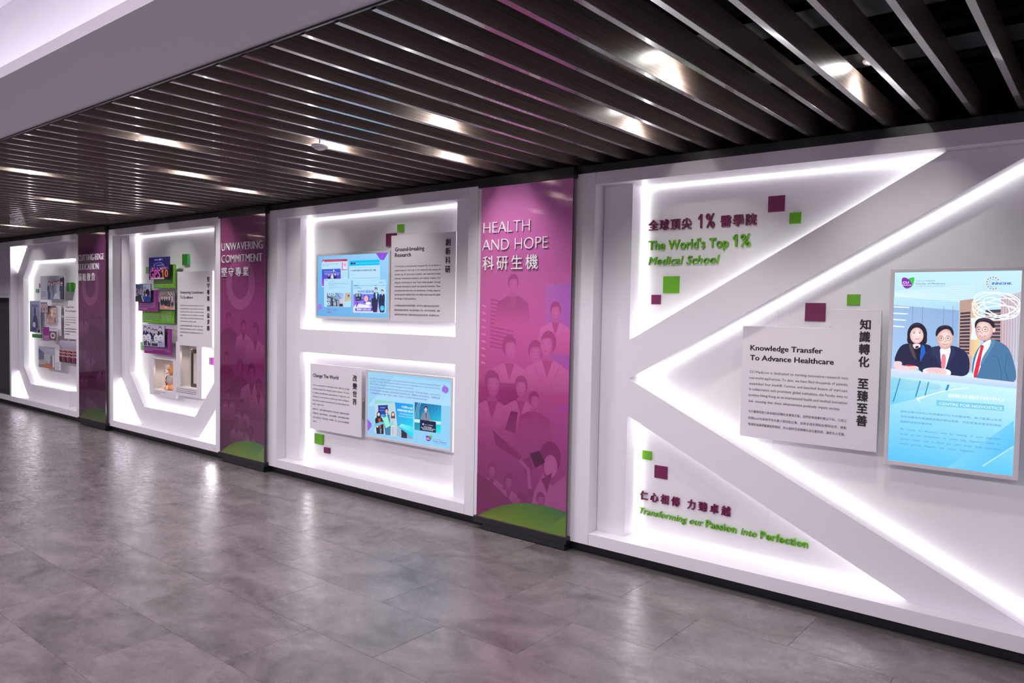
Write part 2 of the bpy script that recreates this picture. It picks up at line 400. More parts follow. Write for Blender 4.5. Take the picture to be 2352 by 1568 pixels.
        for q, xx, k in zip(ms, xs, kx):
            o = len(s.V); nv = max(1, len(q[0]) // cp)
            for vi, (vx, vy) in enumerate(q[0]):
                y = s.y - s.eps * (s.n - 2 + .35 * (vi // nv))
                X, Z = xx + (vx - q[2]) * k, z + vy * sz
                if s.clip: X = min(max(X, s.clip[0]), s.clip[1])
                s.V.append((X, y, Z)); s.C.append(cl)
            s.F += [tuple(o + i for i in f) for f in q[1]]
    def build(s, name, m, parent=None):
        me = bpy.data.meshes.new(name); me.from_pydata(s.V, [], s.F); me.materials.append(m)
        ca = me.color_attributes.new('Col', 'FLOAT_COLOR', 'POINT')
        for i, c in enumerate(s.C): ca.data[i].color = (*c, 1)
        me.update()
        # every shape must face the hall (-Y)
        bm = bmesh.new(); bm.from_mesh(me)
        for f in bm.faces:
            if f.normal.y > 0: f.normal_flip()
        bm.to_mesh(me); bm.free()
        return link(name, me, parent)
def sheet_box(art, x0, x1, z0, z1, col, cs=None):
    h = art.h; art.h = None
    if cs: art.grad([(x0, z1), (x1, z1), (x1, z0), (x0, z0)], cs, 10)
    else: art.poly([(x0, z1), (x1, z1), (x1, z0), (x0, z0)], col)
    art.h = h
def mix(a, b_, t): return tuple(a[i] * (1 - t) + b_[i] * t for i in range(3))

#@@STRUCTURE
ZT, ZB, Z2, Z1 = 2.5, 0.12, 2.4235, 0.1962        # frame top / bottom, inside of top rail / bottom rail
# floor
V, F = boxes([(-18, 3.0, -7.6, 0.6, FZ - 0.10, FZ - 0.006)])
floor = link('floor', mesh_pd('floor', V, F, GAP)); props(floor, kind='structure')
TL, TW, G_ = 0.915, 0.4515, 0.0008
V = [(x, y, z) for z in (-0.006, -0.0003) for x in (G_, TL - G_) for y in (G_, TW - G_)]
V += [(x, y, 0) for x in (G_ + 0.0006, TL - G_ - 0.0006) for y in (G_ + 0.0006, TW - G_ - 0.0006)]
F = [(0, 4, 6, 2), (2, 6, 7, 3), (3, 7, 5, 1), (1, 5, 4, 0), (4, 8, 10, 6), (6, 10, 11, 7), (7, 11, 9, 5), (5, 9, 8, 4), (8, 9, 11, 10)]
tile_me = mesh_pd('tile', V, F, TILE)
row = 0; y = -1.410 + 4 * TW; 
ys = []
while y > -6.6: ys.append(y); y -= TW
for j, yt in enumerate(ys):
    k = round((yt + 1.410) / TW)
    off = -2.544 if k % 2 == 0 else -2.544 + TL / 2
    i0 = math.ceil((-14.6 - off) / TL)
    lim = 1.2 if yt > -5.5 else 0.3
    i = i0
    while off + i * TL < lim:
        x = off + i * TL
        # leave out tiles well outside what one could see from around the camera
        if not (yt < -3.0 and x < -6.5 - (yt + 3.0) * -0.6) and not (yt > 0.2):
            o = bpy.data.objects.new('tile', tile_me); COL.objects.link(o); o.parent = floor; o.location = (x, yt - TW, FZ)
        i += 1
# rest of the floor seen only from elsewhere
# walls
V, F = boxes([(-18, 3.0, 0.32, 0.45, FZ, 3.3)])
wb = link('wall_back', mesh_pd('wall_back', V, F, VOID)); props(wb, kind='structure')
V, F = boxes([(-18, 3.0, -7.75, -7.6, FZ, 3.3)]); props(link('wall_front', mesh_pd('wall_front', V, F, WALLP)), kind='structure')
V, F = boxes([(-18.1, -18.0, -7.75, 0.45, FZ, 3.3)]); props(link('wall_left', mesh_pd('wall_left', V, F, WALLP)), kind='structure')
V, F = boxes([(3.0, 3.1, -7.75, 0.45, FZ, 3.3)]); props(link('wall_right', mesh_pd('wall_right', V, F, WALLP)), kind='structure')
# skirting and fascia of the display wall
V, F = boxes([(-18, 3.0, 0.03, 0.06, FZ, ZB + 0.004)])
props(link('baseboard_back', mesh_pd('baseboard_back', V, F, BLACK)), kind='structure')
V, F = boxes([(-18, 3.0, -0.002, 0.10, ZT, 2.548)])
props(link('trim_1', mesh_pd('trim_1', V, F, BLACK)), kind='structure')
# infill panels between the bays (behind the glass) and beyond them
k = 0
def infill(x0, x1, z0=ZB, z1=ZT, y0=0.002, m=WHITE):
    o = box('infill_panel', x0, x1, y0, y0 + 0.03, z0, z1, m, wb, 0.001); return o
infill(-10.420, -9.620); infill(-7.040, -6.213); infill(-3.6155, -2.770)
infill(-18, -12.972, 1.715); infill(-18, -12.972, 1.665, 1.712, -0.003); infill(-18, -12.972, ZB, 0.196)
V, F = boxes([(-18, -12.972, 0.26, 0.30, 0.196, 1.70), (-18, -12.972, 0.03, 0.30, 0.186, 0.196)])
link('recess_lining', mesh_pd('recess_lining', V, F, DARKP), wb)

# ceiling: black slab of the void, carrier channels, slats, soffit and cove
V, F = boxes([(-18, 3.0, -2.6, 0.45, 3.2, 3.3)])
ceil = link('ceiling', mesh_pd('ceiling', V, F, VOID)); props(ceil, kind='structure')
for y0 in (-2.25, -1.95, -1.30, -0.98, -0.72, -0.40, -0.05):
    wd = 0.20 if y0 in (-1.30, -0.72) else 0.045
    zz = 2.705 if wd > 0.1 else 2.78
    V, F = boxes([(-16, 2.2, y0, y0 + wd, zz, zz + 0.03), (-16, 2.2, y0, y0 + 0.004, zz, zz + 0.06), (-16, 2.2, y0 + wd - 0.004, y0 + wd, zz, zz + 0.06)])
    link('carrier_channel', mesh_pd('carrier_channel', V, F, RAIL), ceil)
V, F = boxes([(-16, 2.2, -2.478 + 0.0, -2.468, 2.565, 2.72)])
link('edge_channel', mesh_pd('edge_channel', V, F, BLACK), ceil)
SP, SX0, SWD = 0.18520, -0.4036, 0.026
Y0s, Y1s, ZS0, ZS1 = -2.466, 0.26, 2.56, 2.677
V, F = boxes([(0, SWD, 0, Y1s - Y0s, 0, ZS1 - ZS0)])
me = mesh_pd('slat', V, F, [SLAT, BLACK, SLATB])
bm = bmesh.new(); bm.from_mesh(me); bmesh.ops.bevel(bm, geom=bm.edges[:], offset=0.0012, segments=1, affect='EDGES')
bmesh.ops.recalc_face_normals(bm, faces=bm.faces)
for f in bm.faces:
    f.material_index = 1 if abs(f.normal.y) > 0.9 else (2 if f.normal.z < -0.5 else 0)
bm.to_mesh(me); bm.free(); slat_me = me
for i in range(-5, 76):
    o = bpy.data.objects.new('slat', slat_me); COL.objects.link(o); o.parent = ceil; o.location = (SX0 - SP * i, Y0s, ZS0)
# soffit with the lit lip
V, F = boxes([(-18, 3.0, -2.905, -2.478, 2.572, 2.582), (-18, 3.0, -2.905, -2.895, 2.582, 2.617), (-18, 3.0, -2.488, -2.478, 2.582, 2.72)])
link('soffit', mesh_pd('soffit', V, F, SOFF), ceil)
V, F = boxes([(-18, 3.0, -2.62, -2.60, 2.582, 3.2)]); link('cove_wall', mesh_pd('cove_wall', V, F, WHITE), ceil)
V, F = boxes([(-18, 3.0, -7.6, -2.6, 3.17, 3.2)]); link('raised_ceiling', mesh_pd('raised_ceiling', V, F, WHITE), ceil)
V, F = boxes([(-15.5, 2.5, -2.885, -2.872, 2.584, 2.598)]); link('cove_led_strip', mesh_pd('cove_led_strip', V, F, LED), ceil)

#@@DOWNLIGHTS
def downlight(i, y, label, power=1.0):
    x = SX0 - SP * i + SWD + (SP - SWD) / 2
    t = thing('downlight', (x, y, 2.705), label, 'downlight', 'recessed downlights above the slats')
    c = (x, y, 2.705)
    lathe('trim_ring', c, [(0.036, 0.0), (0.036, -0.010), (0.052, -0.010), (0.056, -0.004), (0.056, 0.0)], LETTER_W, t)
    lathe('lamp', c, [(0.001, -0.002), (0.033, -0.002), (0.036, -0.005), (0.033, -0.010), (0.001, -0.012)], LAMP, t)
    l = bpy.data.lights.new('lamp_light', 'SPOT'); l.energy = DOWN_POWER * power; l.color = (1.0, 0.95, 0.93); l.spot_size = math.radians(140); l.spot_blend = 0.7; l.shadow_soft_size = 0.05
    o = bpy.data.objects.new('lamp_light', l); COL.objects.link(o); o.parent = t; o.location = (0, 0, -0.02)
for i, y in ((3, -0.60),): downlight(i, y, 'lit round downlight with white rim showing between the slats at upper right')
NEAR = ((9, 'above the left end of the K bay'), (16, 'above the HEALTH AND HOPE glass panel'), (23, 'above the right end of the H bay'), (29, 'above the left end of the H bay'), (36, 'above the UNWAVERING COMMITMENT glass panel'),
        (43, 'above the right end of the U bay'), (50, 'above the left end of the U bay'), (57, 'above the CUTTING-EDGE EDUCATION glass panel'), (64, 'above the right end of the C bay'))
for i, s_ in NEAR: downlight(i, -0.55, 'wall-side round downlight hidden between slats ' + s_)
FAR = ((6, -1.20, 'in front of the K bay'), (13, -1.20, 'in front of the HEALTH AND HOPE panel'), (18, -1.2, 'in front of the right part of the H bay'), (22, -1.87, 'next to the soffit before the H bay'), (27, -1.2, 'in front of the left part of the H bay'),
       (32, -1.95, 'next to the soffit before the middle glass panel'), (40, -1.2, 'in front of the U bay'), (48, -1.9, 'next to the soffit before the U bay'), (55, -1.2, 'in front of the farthest glass panel'))
for i, y, s_ in FAR: downlight(i, y, 'aisle-side round downlight hidden between slats ' + s_)

#@@BAYS
def led_run(pts, y0, y1, parent, th=0.006, closed=True, inward=1, skip=(), m=None, ext=0.004):
    """LED profile lying against the faces of an outline (x,z points), standing th into the opening"""
    n = len(pts)
    for i in range(n if closed else n - 1):
        if i in skip: continue
        a = Vector(pts[i]); b2 = Vector(pts[(i + 1) % n]); d = (b2 - a).normalized(); nn = Vector((-d.y, d.x)) * inward * th
        if (b2 - a).length < 0.05: continue
        a2 = a + d * ext; b3 = b2 - d * ext
        q = [a2, b3, b3 + nn, a2 + nn]
        V = [(p.x, y0, p.y) for p in q] + [(p.x, y1, p.y) for p in q]
        F = [(0, 1, 2, 3), (7, 6, 5, 4), (0, 4, 5, 1), (1, 5, 6, 2), (2, 6, 7, 3), (3, 7, 4, 0)]
        me = mesh_pd('led_strip', V, F, m or LED)
        bm = bmesh.new(); bm.from_mesh(me); bmesh.ops.recalc_face_normals(bm, faces=bm.faces); bm.to_mesh(me); bm.free()
        link('led_strip', me, parent)
def bay(xl, x1, x4, xr, yb, label, holes=None):
    """outer left, inner left, inner right, outer right"""
    t = thing('display_bay', ((xl + xr) / 2, 0.1, ZB), label, 'display case')
    g = 0.001
    box('stile', xl, x1 - g, 0, yb, ZB, ZT, WHITE, t, 0.0008)
    box('stile', x4 + g, xr, 0, yb, ZB, ZT, WHITE, t, 0.0008)
    box('top_rail', x1 + g, x4 - g, 0, yb, Z2, ZT, WHITE, t, 0.0008)
    box('bottom_rail', x1 + g, x4 - g, 0, yb, ZB, Z1, WHITE, t, 0.0008)
    prism('backboard', [(xl, ZB), (xr, ZB), (xr, ZT), (xl, ZT)], yb, yb + 0.02, BACK, t, 0, holes=holes)
    return t
YF = 0.10
bayC = bay(-12.97, -12.904, -10.553, -10.425, 0.21, 'white framed display case farthest left holding letter C')
bayU = bay(-9.615, -9.484, -7.147, -7.045, 0.21, 'white framed display case between left and middle purple panels holding letter U', [[(-8.812, .626), (-8.258, .626), (-8.258, .997), (-8.812, .997)], [(-8.222, .698), (-7.738, .698), (-7.738, 1.174), (-8.222, 1.174)]])
bayH = bay(-6.2107, -6.076, -3.710, -3.617, 0.21, 'white framed display case with two landscape screens holding letter H')
bayK = bay(-2.768, -2.626, -0.262, -0.12, 0.25, 'white framed display case nearest at right holding letter K')
def letter(name, outer, yb, label, holes=None, org=None):
    t = thing(name, org, label, 'letter')
    prism('letter_body', outer, YF, yb - 0.0005, WHITE, t, holes=holes)
    return t
# --- C
cin = [(-11.066, 2.2075), (-12.447, 2.2075), (-12.692, 1.964), (-12.692, 0.659), (-12.431, 0.407), (-11.066, 0.407)]
cpoly = [(-11.066, Z2 - .0005)] + cin[:1] + cin[1:] + [(-11.066, Z1 + .0005), (-12.513, Z1 + .0005), (-12.902, 0.575), (-12.902, 2.044), (-12.515, Z2 - .0005)]
LC = letter('letter_form', cpoly, 0.21, 'large white letter C with chamfered corners lit from behind', org=(-12.0, 0.15, Z1))
led_run(cin, 0.180, 0.2085, LC, closed=False, inward=1)
led_run([(-12.515, Z2), (-12.902, 2.044)], 0.150, 0.190, LC, closed=False, inward=-1, th=0.012, m=LEDX)
led_run([(-12.902, 0.575), (-12.513, Z1)], 0.150, 0.190, LC, closed=False, inward=-1, th=0.012, m=LEDX)
# --- U
uin = [(-9.265, Z2 - .0005), (-9.265, 0.796), (-8.895, 0.408), (-7.742, 0.408), (-7.350, 0.806), (-7.350, Z2 - .0005)]
upoly = uin + [(-7.149, Z2 - .0005), (-7.149, 0.700), (-7.652, Z1 + .0005), (-8.978, Z1 + .0005), (-9.482, 0.708), (-9.482, Z2 - .0005)]
LU = letter('letter_form', upoly, 0.21, 'large white letter U with chamfered base lit from behind', org=(-8.3, 0.15, Z1))
led_run(uin, 0.180, 0.2085, LU, closed=False, inward=1)
led_run([(-9.482, 0.708), (-8.978, Z1)], 0.150, 0.190, LU, closed=False, inward=-1, th=0.012, m=LEDX)
led_run([(-7.652, Z1), (-7.149, 0.700)], 0.150, 0.190, LU, closed=False, inward=-1, th=0.012, m=LEDX)
# --- H
hx0, hx1, hx2, hx3 = -6.075, -5.868, -3.915, -3.711
hpoly = [(hx0, Z1 + .0005), (hx1, Z1 + .0005), (hx1, 1.2055), (hx2, 1.2055), (hx2, Z1 + .0005), (hx3, Z1 + .0005), (hx3, Z2 - .0005), (hx2, Z2 - .0005), (hx2, 1.4125), (hx1, 1.4125), (hx1, Z2 - .0005), (hx0, Z2 - .0005)]
LH = letter('letter_form', hpoly, 0.21, 'large white letter H with long crossbar lit from behind', org=(-4.9, 0.15, Z1))
led_run([(hx1, Z2 - .004), (hx1, 1.4125), (hx2, 1.4125), (hx2, Z2 - .004)], 0.180, 0.2085, LH, closed=False, inward=1)
led_run([(hx2, Z1 + .004), (hx2, 1.2055), (hx1, 1.2055), (hx1, Z1 + .004)], 0.180, 0.2085, LH, closed=False, inward=1)
# --- K
kp = -2.4165
kpoly = [(-2.625, Z1 + .0005), (kp, Z1 + .0005), (kp, 0.972), (-0.768, Z1 + .0005), (-0.268, Z1 + .0005), (-2.413, 1.204), (-0.273, Z2 - .0005), (-0.700, Z2 - .0005), (kp, 1.446), (kp, Z2 - .0005), (-2.625, Z2 - .0005)]
LK = letter('letter_form', kpoly, 0.25, 'large white letter K with diagonal arms lit from behind', org=(-1.6, 0.15, Z1))
led_run([(kp, Z2 - .004), (kp, 1.446), (-0.700, Z2)], 0.220, 0.2485, LK, closed=False, inward=1)
led_run([(-0.768, Z1), (kp, 0.972), (kp, Z1 + .004)], 0.220, 0.2485, LK, closed=False, inward=1)
led_run([(-0.273, Z2), (-2.415, 1.204), (-0.268, Z1)], 0.220, 0.2485, LK, closed=False, inward=1, ext=0.0)

for L_, xa, xb, yy in ((LH, hx1 + .006, hx2 - .006, .2085), (LU, -9.259, -7.356, .2085), (LK, kp + .006, -0.72, .2485)):
    led_run([(xa, Z2 - .001), (xb, Z2 - .001)], yy - .018, yy, L_, closed=False, inward=-1, th=.006, m=LEDS)
for L_, xa, xb, yy in ((LH, hx1 + .006, hx2 - .006, .2085), (LK, kp + .006, -0.80, .2485)):
    led_run([(xa, Z1 + .001), (xb, Z1 + .001)], yy - .012, yy, L_, closed=False, inward=1, th=.005, m=LEDS)
#@@GLASS
def glass_panel(x0, lines, label, dark, figs):
    x1 = x0 + 0.778
    t = thing('glass_panel', ((x0 + x1) / 2, -0.03, FZ), label, 'panel')
    V, F = boxes([(x0, x1, -0.0445, -0.033, 0.150, 2.474)])
    link('glass_sheet', mesh_pd('glass_sheet', V, F, GLASSE), t)
    box('top_clamp', x0 - 0.026, x1 + 0.006, -0.052, -0.003, 2.474, 2.542, BLACK, t, 0.001)
    box('base_clamp', x0 - 0.026, x1 + 0.006, -0.052, -0.003, 0.105, 0.150, BLACK, t, 0.001)
    box('plinth_block', x0 + 0.062, x1 - 0.006, -0.050, 0.03, FZ, 0.105, BLACK, t, 0.001)
    V, F = boxes([(x0, x1, -0.050, -0.0475, 0.150, 0.154)]); link('edge_gasket', mesh_pd('edge_gasket', V, F, GLASSE), t)
    a = Art(-0.0447); a.clip = (x0, x1, 0.151, 2.473); a.eps = 0.000006
    top, mid, bot = dark
    n = 24
    W_ = x1 - x0
    for k in range(n):
        z1 = 2.474 - (2.324) * k / n; z0 = 2.474 - 2.324 * (k + 1) / n
        def cc(z):
            u = (2.474 - z) / 2.324
            return mix(top, mid, u / 0.45) if u < 0.45 else mix(mid, bot, (u - 0.45) / 0.55)
        a.n = 0; a.grad([(x0, z1), (x1, z1), (x1, z0), (x0, z0)], [cc(z1), mix(cc(z1), (150, 60, 170), 0.15), mix(cc(z0), (150, 60, 170), 0.15), cc(z0)], 2)
    a.n = 1
    figs(a, x0, cc)
    # green hill
    hill = [(x0 + 0.05 + 0.0 , 0.151)]
    cx, cz, R = x0 + 0.60, -0.73, 1.06
    pts = []
    for k in range(40):
        x = x0 + 0.0 + W_ * k / 39; d = R * R - (x - cx) ** 2
        z = cz + math.sqrt(max(d, 0)); pts.append((x, max(z, 0.151)))
    for k in range(39):
        (xa, za), (xb, zb) = pts[k], pts[k + 1]
        u = k / 39
        ct = mix(mix((92, 100, 30), (80, 120, 34), min(1, u * 2)), (52, 110, 66), max(0, u * 1.6 - 0.6)); cb_ = mix((128, 150, 30), (96, 140, 32), u)
        kk = 0.9 if dark[0][0] > 120 else 0.62
        ct = tuple(v * kk for v in ct); cb_ = tuple(v * kk for v in cb_)
        a.n = 460; a._add([(xa, za), (xb, zb), (xb, 0.151), (xa, 0.151)], [ct, ct, cb_, cb_])
    a.n = 462
    kk = 0.85 if dark[0][0] > 120 else 0.6
    a.poly([(x0 + 0.60, 0.151), (x1, 0.30), (x1, 0.151)], tuple(v * kk for v in (104, 150, 40)))
    a.build('printed_graphic', GPRINT, t)
    for (s, xa, xb, zb_, cap, kind) in lines:
        if kind == 'en': line3d(s, xa, xb, zb_, cap, -0.047, 0.008, LETTER_W, t, bold=-0.019)
        else: line3d(s, xa, xb, zb_, cap, -0.047, 0.008, LETTER_W, t, bold=0.004, cjk_h=cap, track=0.18)
    for xx in (x0 + 0.04, x1 - 0.02):      # round spacers
        pass
    return t

def person_sil(a, cx, hz, hs, tone, cc, coat=True, face=0.35, turn=0.0):
    """toned silhouette of a person on the graphic: head centre (cx,hz), head height hs"""
    h = a.h; a.h = None
    z = hz
    base = cc(hz)
    drk = mix(base, tone, 0.36); lit = mix(base, (232, 170, 220), face * .55)
    # coat / shoulders
    sh = hs * 1.25
    top = mix(cc(hz - hs), (235, 170, 220), 0.20) if coat else drk
    bl_ = cc(hz - hs * 2.3)
    a.grad([(cx - sh * 0.30, hz - hs * 0.62), (cx + sh * 0.30, hz - hs * 0.62), (cx + sh * 0.80, hz - hs * 0.95), (cx - sh * 0.82, hz - hs * 0.95)], [top] * 4, 2)
    a.grad([(cx - sh * 0.82, hz - hs * 0.95), (cx + sh * 0.80, hz - hs * 0.95), (cx + sh * 1.0, hz - hs * 2.3), (cx - sh * 1.05, hz - hs * 2.3)], [top, top, bl_, bl_], 6)
    a.grad([(cx - sh * 0.16, hz - hs * 0.45), (cx + sh * 0.16, hz - hs * 0.45), (cx + sh * 0.20, hz - hs * 0.66), (cx - sh * 0.20, hz - hs * 0.66)], [mix(lit, drk, .5)] * 4, 1)
    a.poly([(cx - sh * 0.20, hz - hs * 0.62), (cx, hz - hs * 1.30), (cx + sh * 0.20, hz - hs * 0.62)], mix(base, tone, .28))
    a.line([(cx - sh * 0.50, hz - hs * 0.85), (cx - sh * 0.08, hz - hs * 1.7)], hs * 0.025, mix(top, drk, .6))
    a.line([(cx + sh * 0.48, hz - hs * 0.85), (cx + sh * 0.08, hz - hs * 1.7)], hs * 0.025, mix(top, drk, .6))
    a.ell((cx - turn * hs * 0.05, hz + hs * 0.10), hs * 0.37, hs * 0.44, drk)
    a.gell((cx + turn * hs * 0.07, hz - hs * 0.04), hs * 0.29, hs * 0.42, lit, mix(lit, drk, .45))
    a.poly([(cx - hs * 0.32, hz + hs * 0.16), (cx - hs * 0.22, hz + hs * 0.42), (cx + hs * 0.05, hz + hs * 0.52), (cx + hs * 0.28, hz + hs * 0.40), (cx + hs * 0.34, hz + hs * 0.14), (cx + hs * 0.16, hz + hs * 0.27), (cx - hs * 0.12, hz + hs * 0.24)], drk)
    f_ = mix(lit, drk, .7)
    for sx in (-1, 1):
        a.line([(cx + sx * hs * 0.13 + turn * hs * 0.1 - hs * .06, hz + 0.03 * hs), (cx + sx * hs * 0.13 + turn * hs * 0.1 + hs * .06, hz + 0.03 * hs)], hs * .03, f_)
    a.line([(cx + turn * hs * 0.12, hz), (cx + turn * hs * 0.15, hz - hs * .12)], hs * .025, mix(lit, drk, .4))
    a.line([(cx + turn * hs * 0.1 - hs * .08, hz - hs * .24), (cx + turn * hs * 0.1 + hs * .08, hz - hs * .24)], hs * .03, f_)
    a.h = h

def figs_health(a, x0, cc):
    D = (110, 20, 80)
    X = lambda u: x0 + u
    # wall of window bars and building on the left
    for k in range(13):
        z = 1.70 - k * 0.027; a.poly([(X(.10), z), (X(.31), z - 0.03), (X(.31), z - 0.040), (X(.10), z - 0.012)], mix(cc(z), D, .32))
    for k in range(9): a.poly([(X(.02), 1.66 - k * .05), (X(.06), 1.65 - k * .05), (X(.06), 1.638 - k * .05), (X(.02), 1.645 - k * .05)], mix(cc(1.5), (235, 190, 225), .35))
    # lilac reflection from across the hall, painted into the print
    a.grad([(X(.58), 1.80), (X(.777), 1.80), (X(.777), 0.98), (X(.58), 0.98)], [mix(cc(1.8), (170, 110, 205), .5), mix(cc(1.8), (150, 90, 205), .6), mix(cc(1.0), (150, 60, 180), .45), mix(cc(1.0), (150, 50, 150), .25)])
    person_sil(a, X(.30), 1.80, 0.13, D, cc, coat=False, face=.1)
    person_sil(a, X(.66), 1.62, 0.12, D, cc, face=.30)
    person_sil(a, X(.28), 1.36, 0.17, D, cc, face=.34, turn=.8)
    person_sil(a, X(.50), 1.34, 0.16, D, cc, face=.30)
    person_sil(a, X(.60), 1.40, 0.17, D, cc, face=.36, turn=-.9)
    a.grad([(X(.0), 1.12), (X(.40), 1.12), (X(.40), 0.80), (X(.0), 0.80)], [mix(cc(1.1), D, .1), mix(cc(1.1), D, .5), mix(cc(.85), D, .7), mix(cc(.85), D, .35)])
    person_sil(a, X(.13), 1.10, 0.19, D, cc, face=.30, turn=.6)
    person_sil(a, X(.385), 1.10, 0.15, D, cc, face=.34)
    person_sil(a, X(.50), 1.02, 0.12, D, cc, coat=False, face=.28, turn=.8)
    a.poly([(X(.30), .93), (X(.36), .93), (X(.34), .78), (X(.25), .80)], mix(cc(.9), D, .75))
    # big figure at the microscope
    a.ell((X(.64), .66), .085, .105, mix(cc(.66), D, .70))
    a.ell((X(.645), .60), .055, .075, mix(cc(.6), (225, 150, 205), .30))
    a.poly([(X(.50), .38), (X(.58), .54), (X(.66), .47), (X(.77), .56), (X(.777), .27), (X(.50), .25)], mix(cc(.4), (225, 150, 205), .26))
    a.poly([(X(.57), .50), (X(.66), .56), (X(.62), .42)], mix(cc(.5), D, .85))
    a.poly([(X(.47), .66), (X(.55), .69), (X(.60), .62), (X(.52), .57), (X(.50), .60)], mix(cc(.6), (60, 8, 50), .80))
    a.poly([(X(.40), .60), (X(.47), .64), (X(.50), .56), (X(.44), .50)], mix(cc(.6), D, .55))
    a.line([(X(.36), .62), (X(.46), .55), (X(.48), .40)], .03, mix(cc(.5), (225, 150, 205), .22))
    a.poly([(X(.14), .78), (X(.17), .68), (X(.38), .60), (X(.40), .63)], mix(cc(.7), D, .62))
    for u, z, s_ in ((.14, .50, .10), (.29, .44, .10), (.57, .36, .10)): person_sil(a, X(u), z, s_, D, cc, face=.30, turn=.3)
    a.poly([(X(.0), .46), (X(.12), .42), (X(.40), .26), (X(.45), .20), (X(.0), .155)], mix(cc(.3), D, .35))
    for u, z, ww, hh in ((.37, .38, .07, .04), (.42, .33, .08, .05), (.50, .31, .05, .06), (.46, .42, .05, .05)):
        a.poly([(X(u), z), (X(u + ww), z), (X(u + ww), z - hh), (X(u), z - hh)], mix(cc(z), D, .55))
def figs_two(seedv, dim):
    def f(a, x0, cc):
        rnd = random.Random(seedv); D = (48, 6, 40) if dim else (60, 8, 50)
        X = lambda u: x0 + u
        a.ring((X(.36), 1.83), .20, .20, .10, mix(cc(1.8), (215, 140, 200), .28), 30)
        for k in range(10): a.poly([(X(.40 + .035 * k), 1.6), (X(.404 + .035 * k), 1.6), (X(.404 + .035 * k), .35), (X(.40 + .035 * k), .35)], mix(cc(1.0), (190, 110, 180), .10))
        for u, z, s_ in ((.16, 1.48, .14), (.42, 1.42, .12), (.62, 1.38, .15), (.12, 1.10, .12), (.36, 1.02, .15), (.56, .98, .17), (.68, .86, .14), (.16, .74, .11), (.40, .66, .12), (.30, .48, .10), (.44, .46, .10), (.55, .42, .10)):
            person_sil(a, X(u), z, s_, D, cc, coat=rnd.random() > .3, face=.10, turn=rnd.uniform(-.8, .8))
        for k in range(5):
            z = .70 - k * .05; a.poly([(X(.02), z), (X(.6), z + .04), (X(.6), z + .03), (X(.02), z - .012)], mix(cc(z), (200, 120, 190), .12))
    return f
gp3 = glass_panel(-3.546, [('HEALTH', -3.517, -3.106, 2.154, 0.077, 'en'), ('AND HOPE', -3.523, -2.955, 2.034, 0.078, 'en'), ('科研生機', -3.519, -3.033, 1.898, 0.098, 'zh')],
    'nearest tall purple glass panel reading HEALTH AND HOPE', ((200, 124, 180), (196, 74, 148), (106, 30, 82)), figs_health)
gp2 = glass_panel(-6.983, [('UNWAVERING', -6.941, -6.238, 2.150, 0.077, 'en'), ('COMMITMENT', -6.944, -6.243, 2.032, 0.077, 'en'), ('堅守專業', -6.944, -6.463, 1.898, 0.090, 'zh')],
    'tall purple glass panel reading UNWAVERING COMMITMENT', ((122, 66, 102), (138, 44, 102), (72, 20, 56)), figs_two(3, False))
gp1 = glass_panel(-10.362, [('CUTTING-EDGE', -10.335, -9.598, 2.141, 0.078, 'en'), ('EDUCATION', -10.335, -9.751, 2.025, 0.079, 'en'), ('前瞻教育', -10.337, -9.856, 1.889, 0.095, 'zh')],
    'farthest tall purple glass panel reading CUTTING-EDGE EDUCATION', ((108, 52, 90), (92, 28, 72), (50, 12, 40)), figs_two(9, True))
#@@CONTENT
def tile_sq(x0, x1, z0, z1, yb, th, m, label, side=None):
    """square acrylic block standing off a backboard; pixel square decoration"""
    V, F = boxes([(x0, x1, yb - th, yb, z0, z1)])
    me = mesh_pd('accent_block', V, F, [m, side or m], [1, 1, 1, 1, 0, 0])
    # faces: 0 x0, 1 x1, 2 y0(front), 3 y1, 4 z0, 5 z1
    me.polygons[2].material_index = 0; me.polygons[4].material_index = 1; me.polygons[5].material_index = 1
    bm = bmesh.new(); bm.from_mesh(me); bmesh.ops.bevel(bm, geom=bm.edges[:], offset=0.0008, segments=1, affect='EDGES'); bmesh.ops.recalc_face_normals(bm, faces=bm.faces); bm.to_mesh(me); bm.free()
    o = link('accent_block', me, None, ((x0 + x1) / 2, yb, z0)); props(o, label, 'block', 'square accent blocks'); return o
# ---------------- K bay
KB = 0.249
def kpanel(pts, label):
    t = thing('raised_panel', (pts[0][0], KB, pts[0][1]), label, 'panel', 'raised corner panels of letter K')
    prism('panel_face', pts, 0.238, KB, BACK, t, 0.0008); return t
# joints and accents
tile_sq(-1.613, -1.518, 2.209, 2.300, KB, .006, MAROON, 'maroon square above the end of the medical school slogan')
tile_sq(-1.489, -1.424, 2.135, 2.198, KB, .006, GREEN, 'small green square diagonally below a maroon one near top right')
tile_sq(-2.267, -2.155, 1.746, 1.852, KB, .006, GREEN, 'large green square under the Medical School lettering')
tile_sq(-2.347, -2.280, 1.676, 1.736, KB, .006, MAROON, 'small purple square at lower left of the large green square')
tile_sq(-2.384, -2.315, .678, .736, KB, .006, GREEN, 'small green square at top of the lower triangle of letter K')
tile_sq(-2.293, -2.202, .572, .653, KB, .006, MAROON, 'maroon square above the lower Chinese motto of letter K')
tile_sq(-1.385, -1.275, 1.592, 1.693, KB, .006, MAROON, 'large maroon square above the Knowledge Transfer board')
tile_sq(-1.166, -1.100, 1.682, 1.741, KB, .006, GREEN, 'small green square above the tall step of Knowledge Transfer board')
box('backboard_joint', -1.545, -1.5435, KB - .0006, KB + .0005, 0.30, 2.0, LETTER_W, bayK, 0)
def slogan(label, x0, z0, **k):
    return thing('raised_slogan', (x0, KB, z0), label, 'lettering', 'raised slogans of letter K')
t = slogan('maroon raised Chinese slogan with 1% on the upper triangle', -2.379, 2.14)
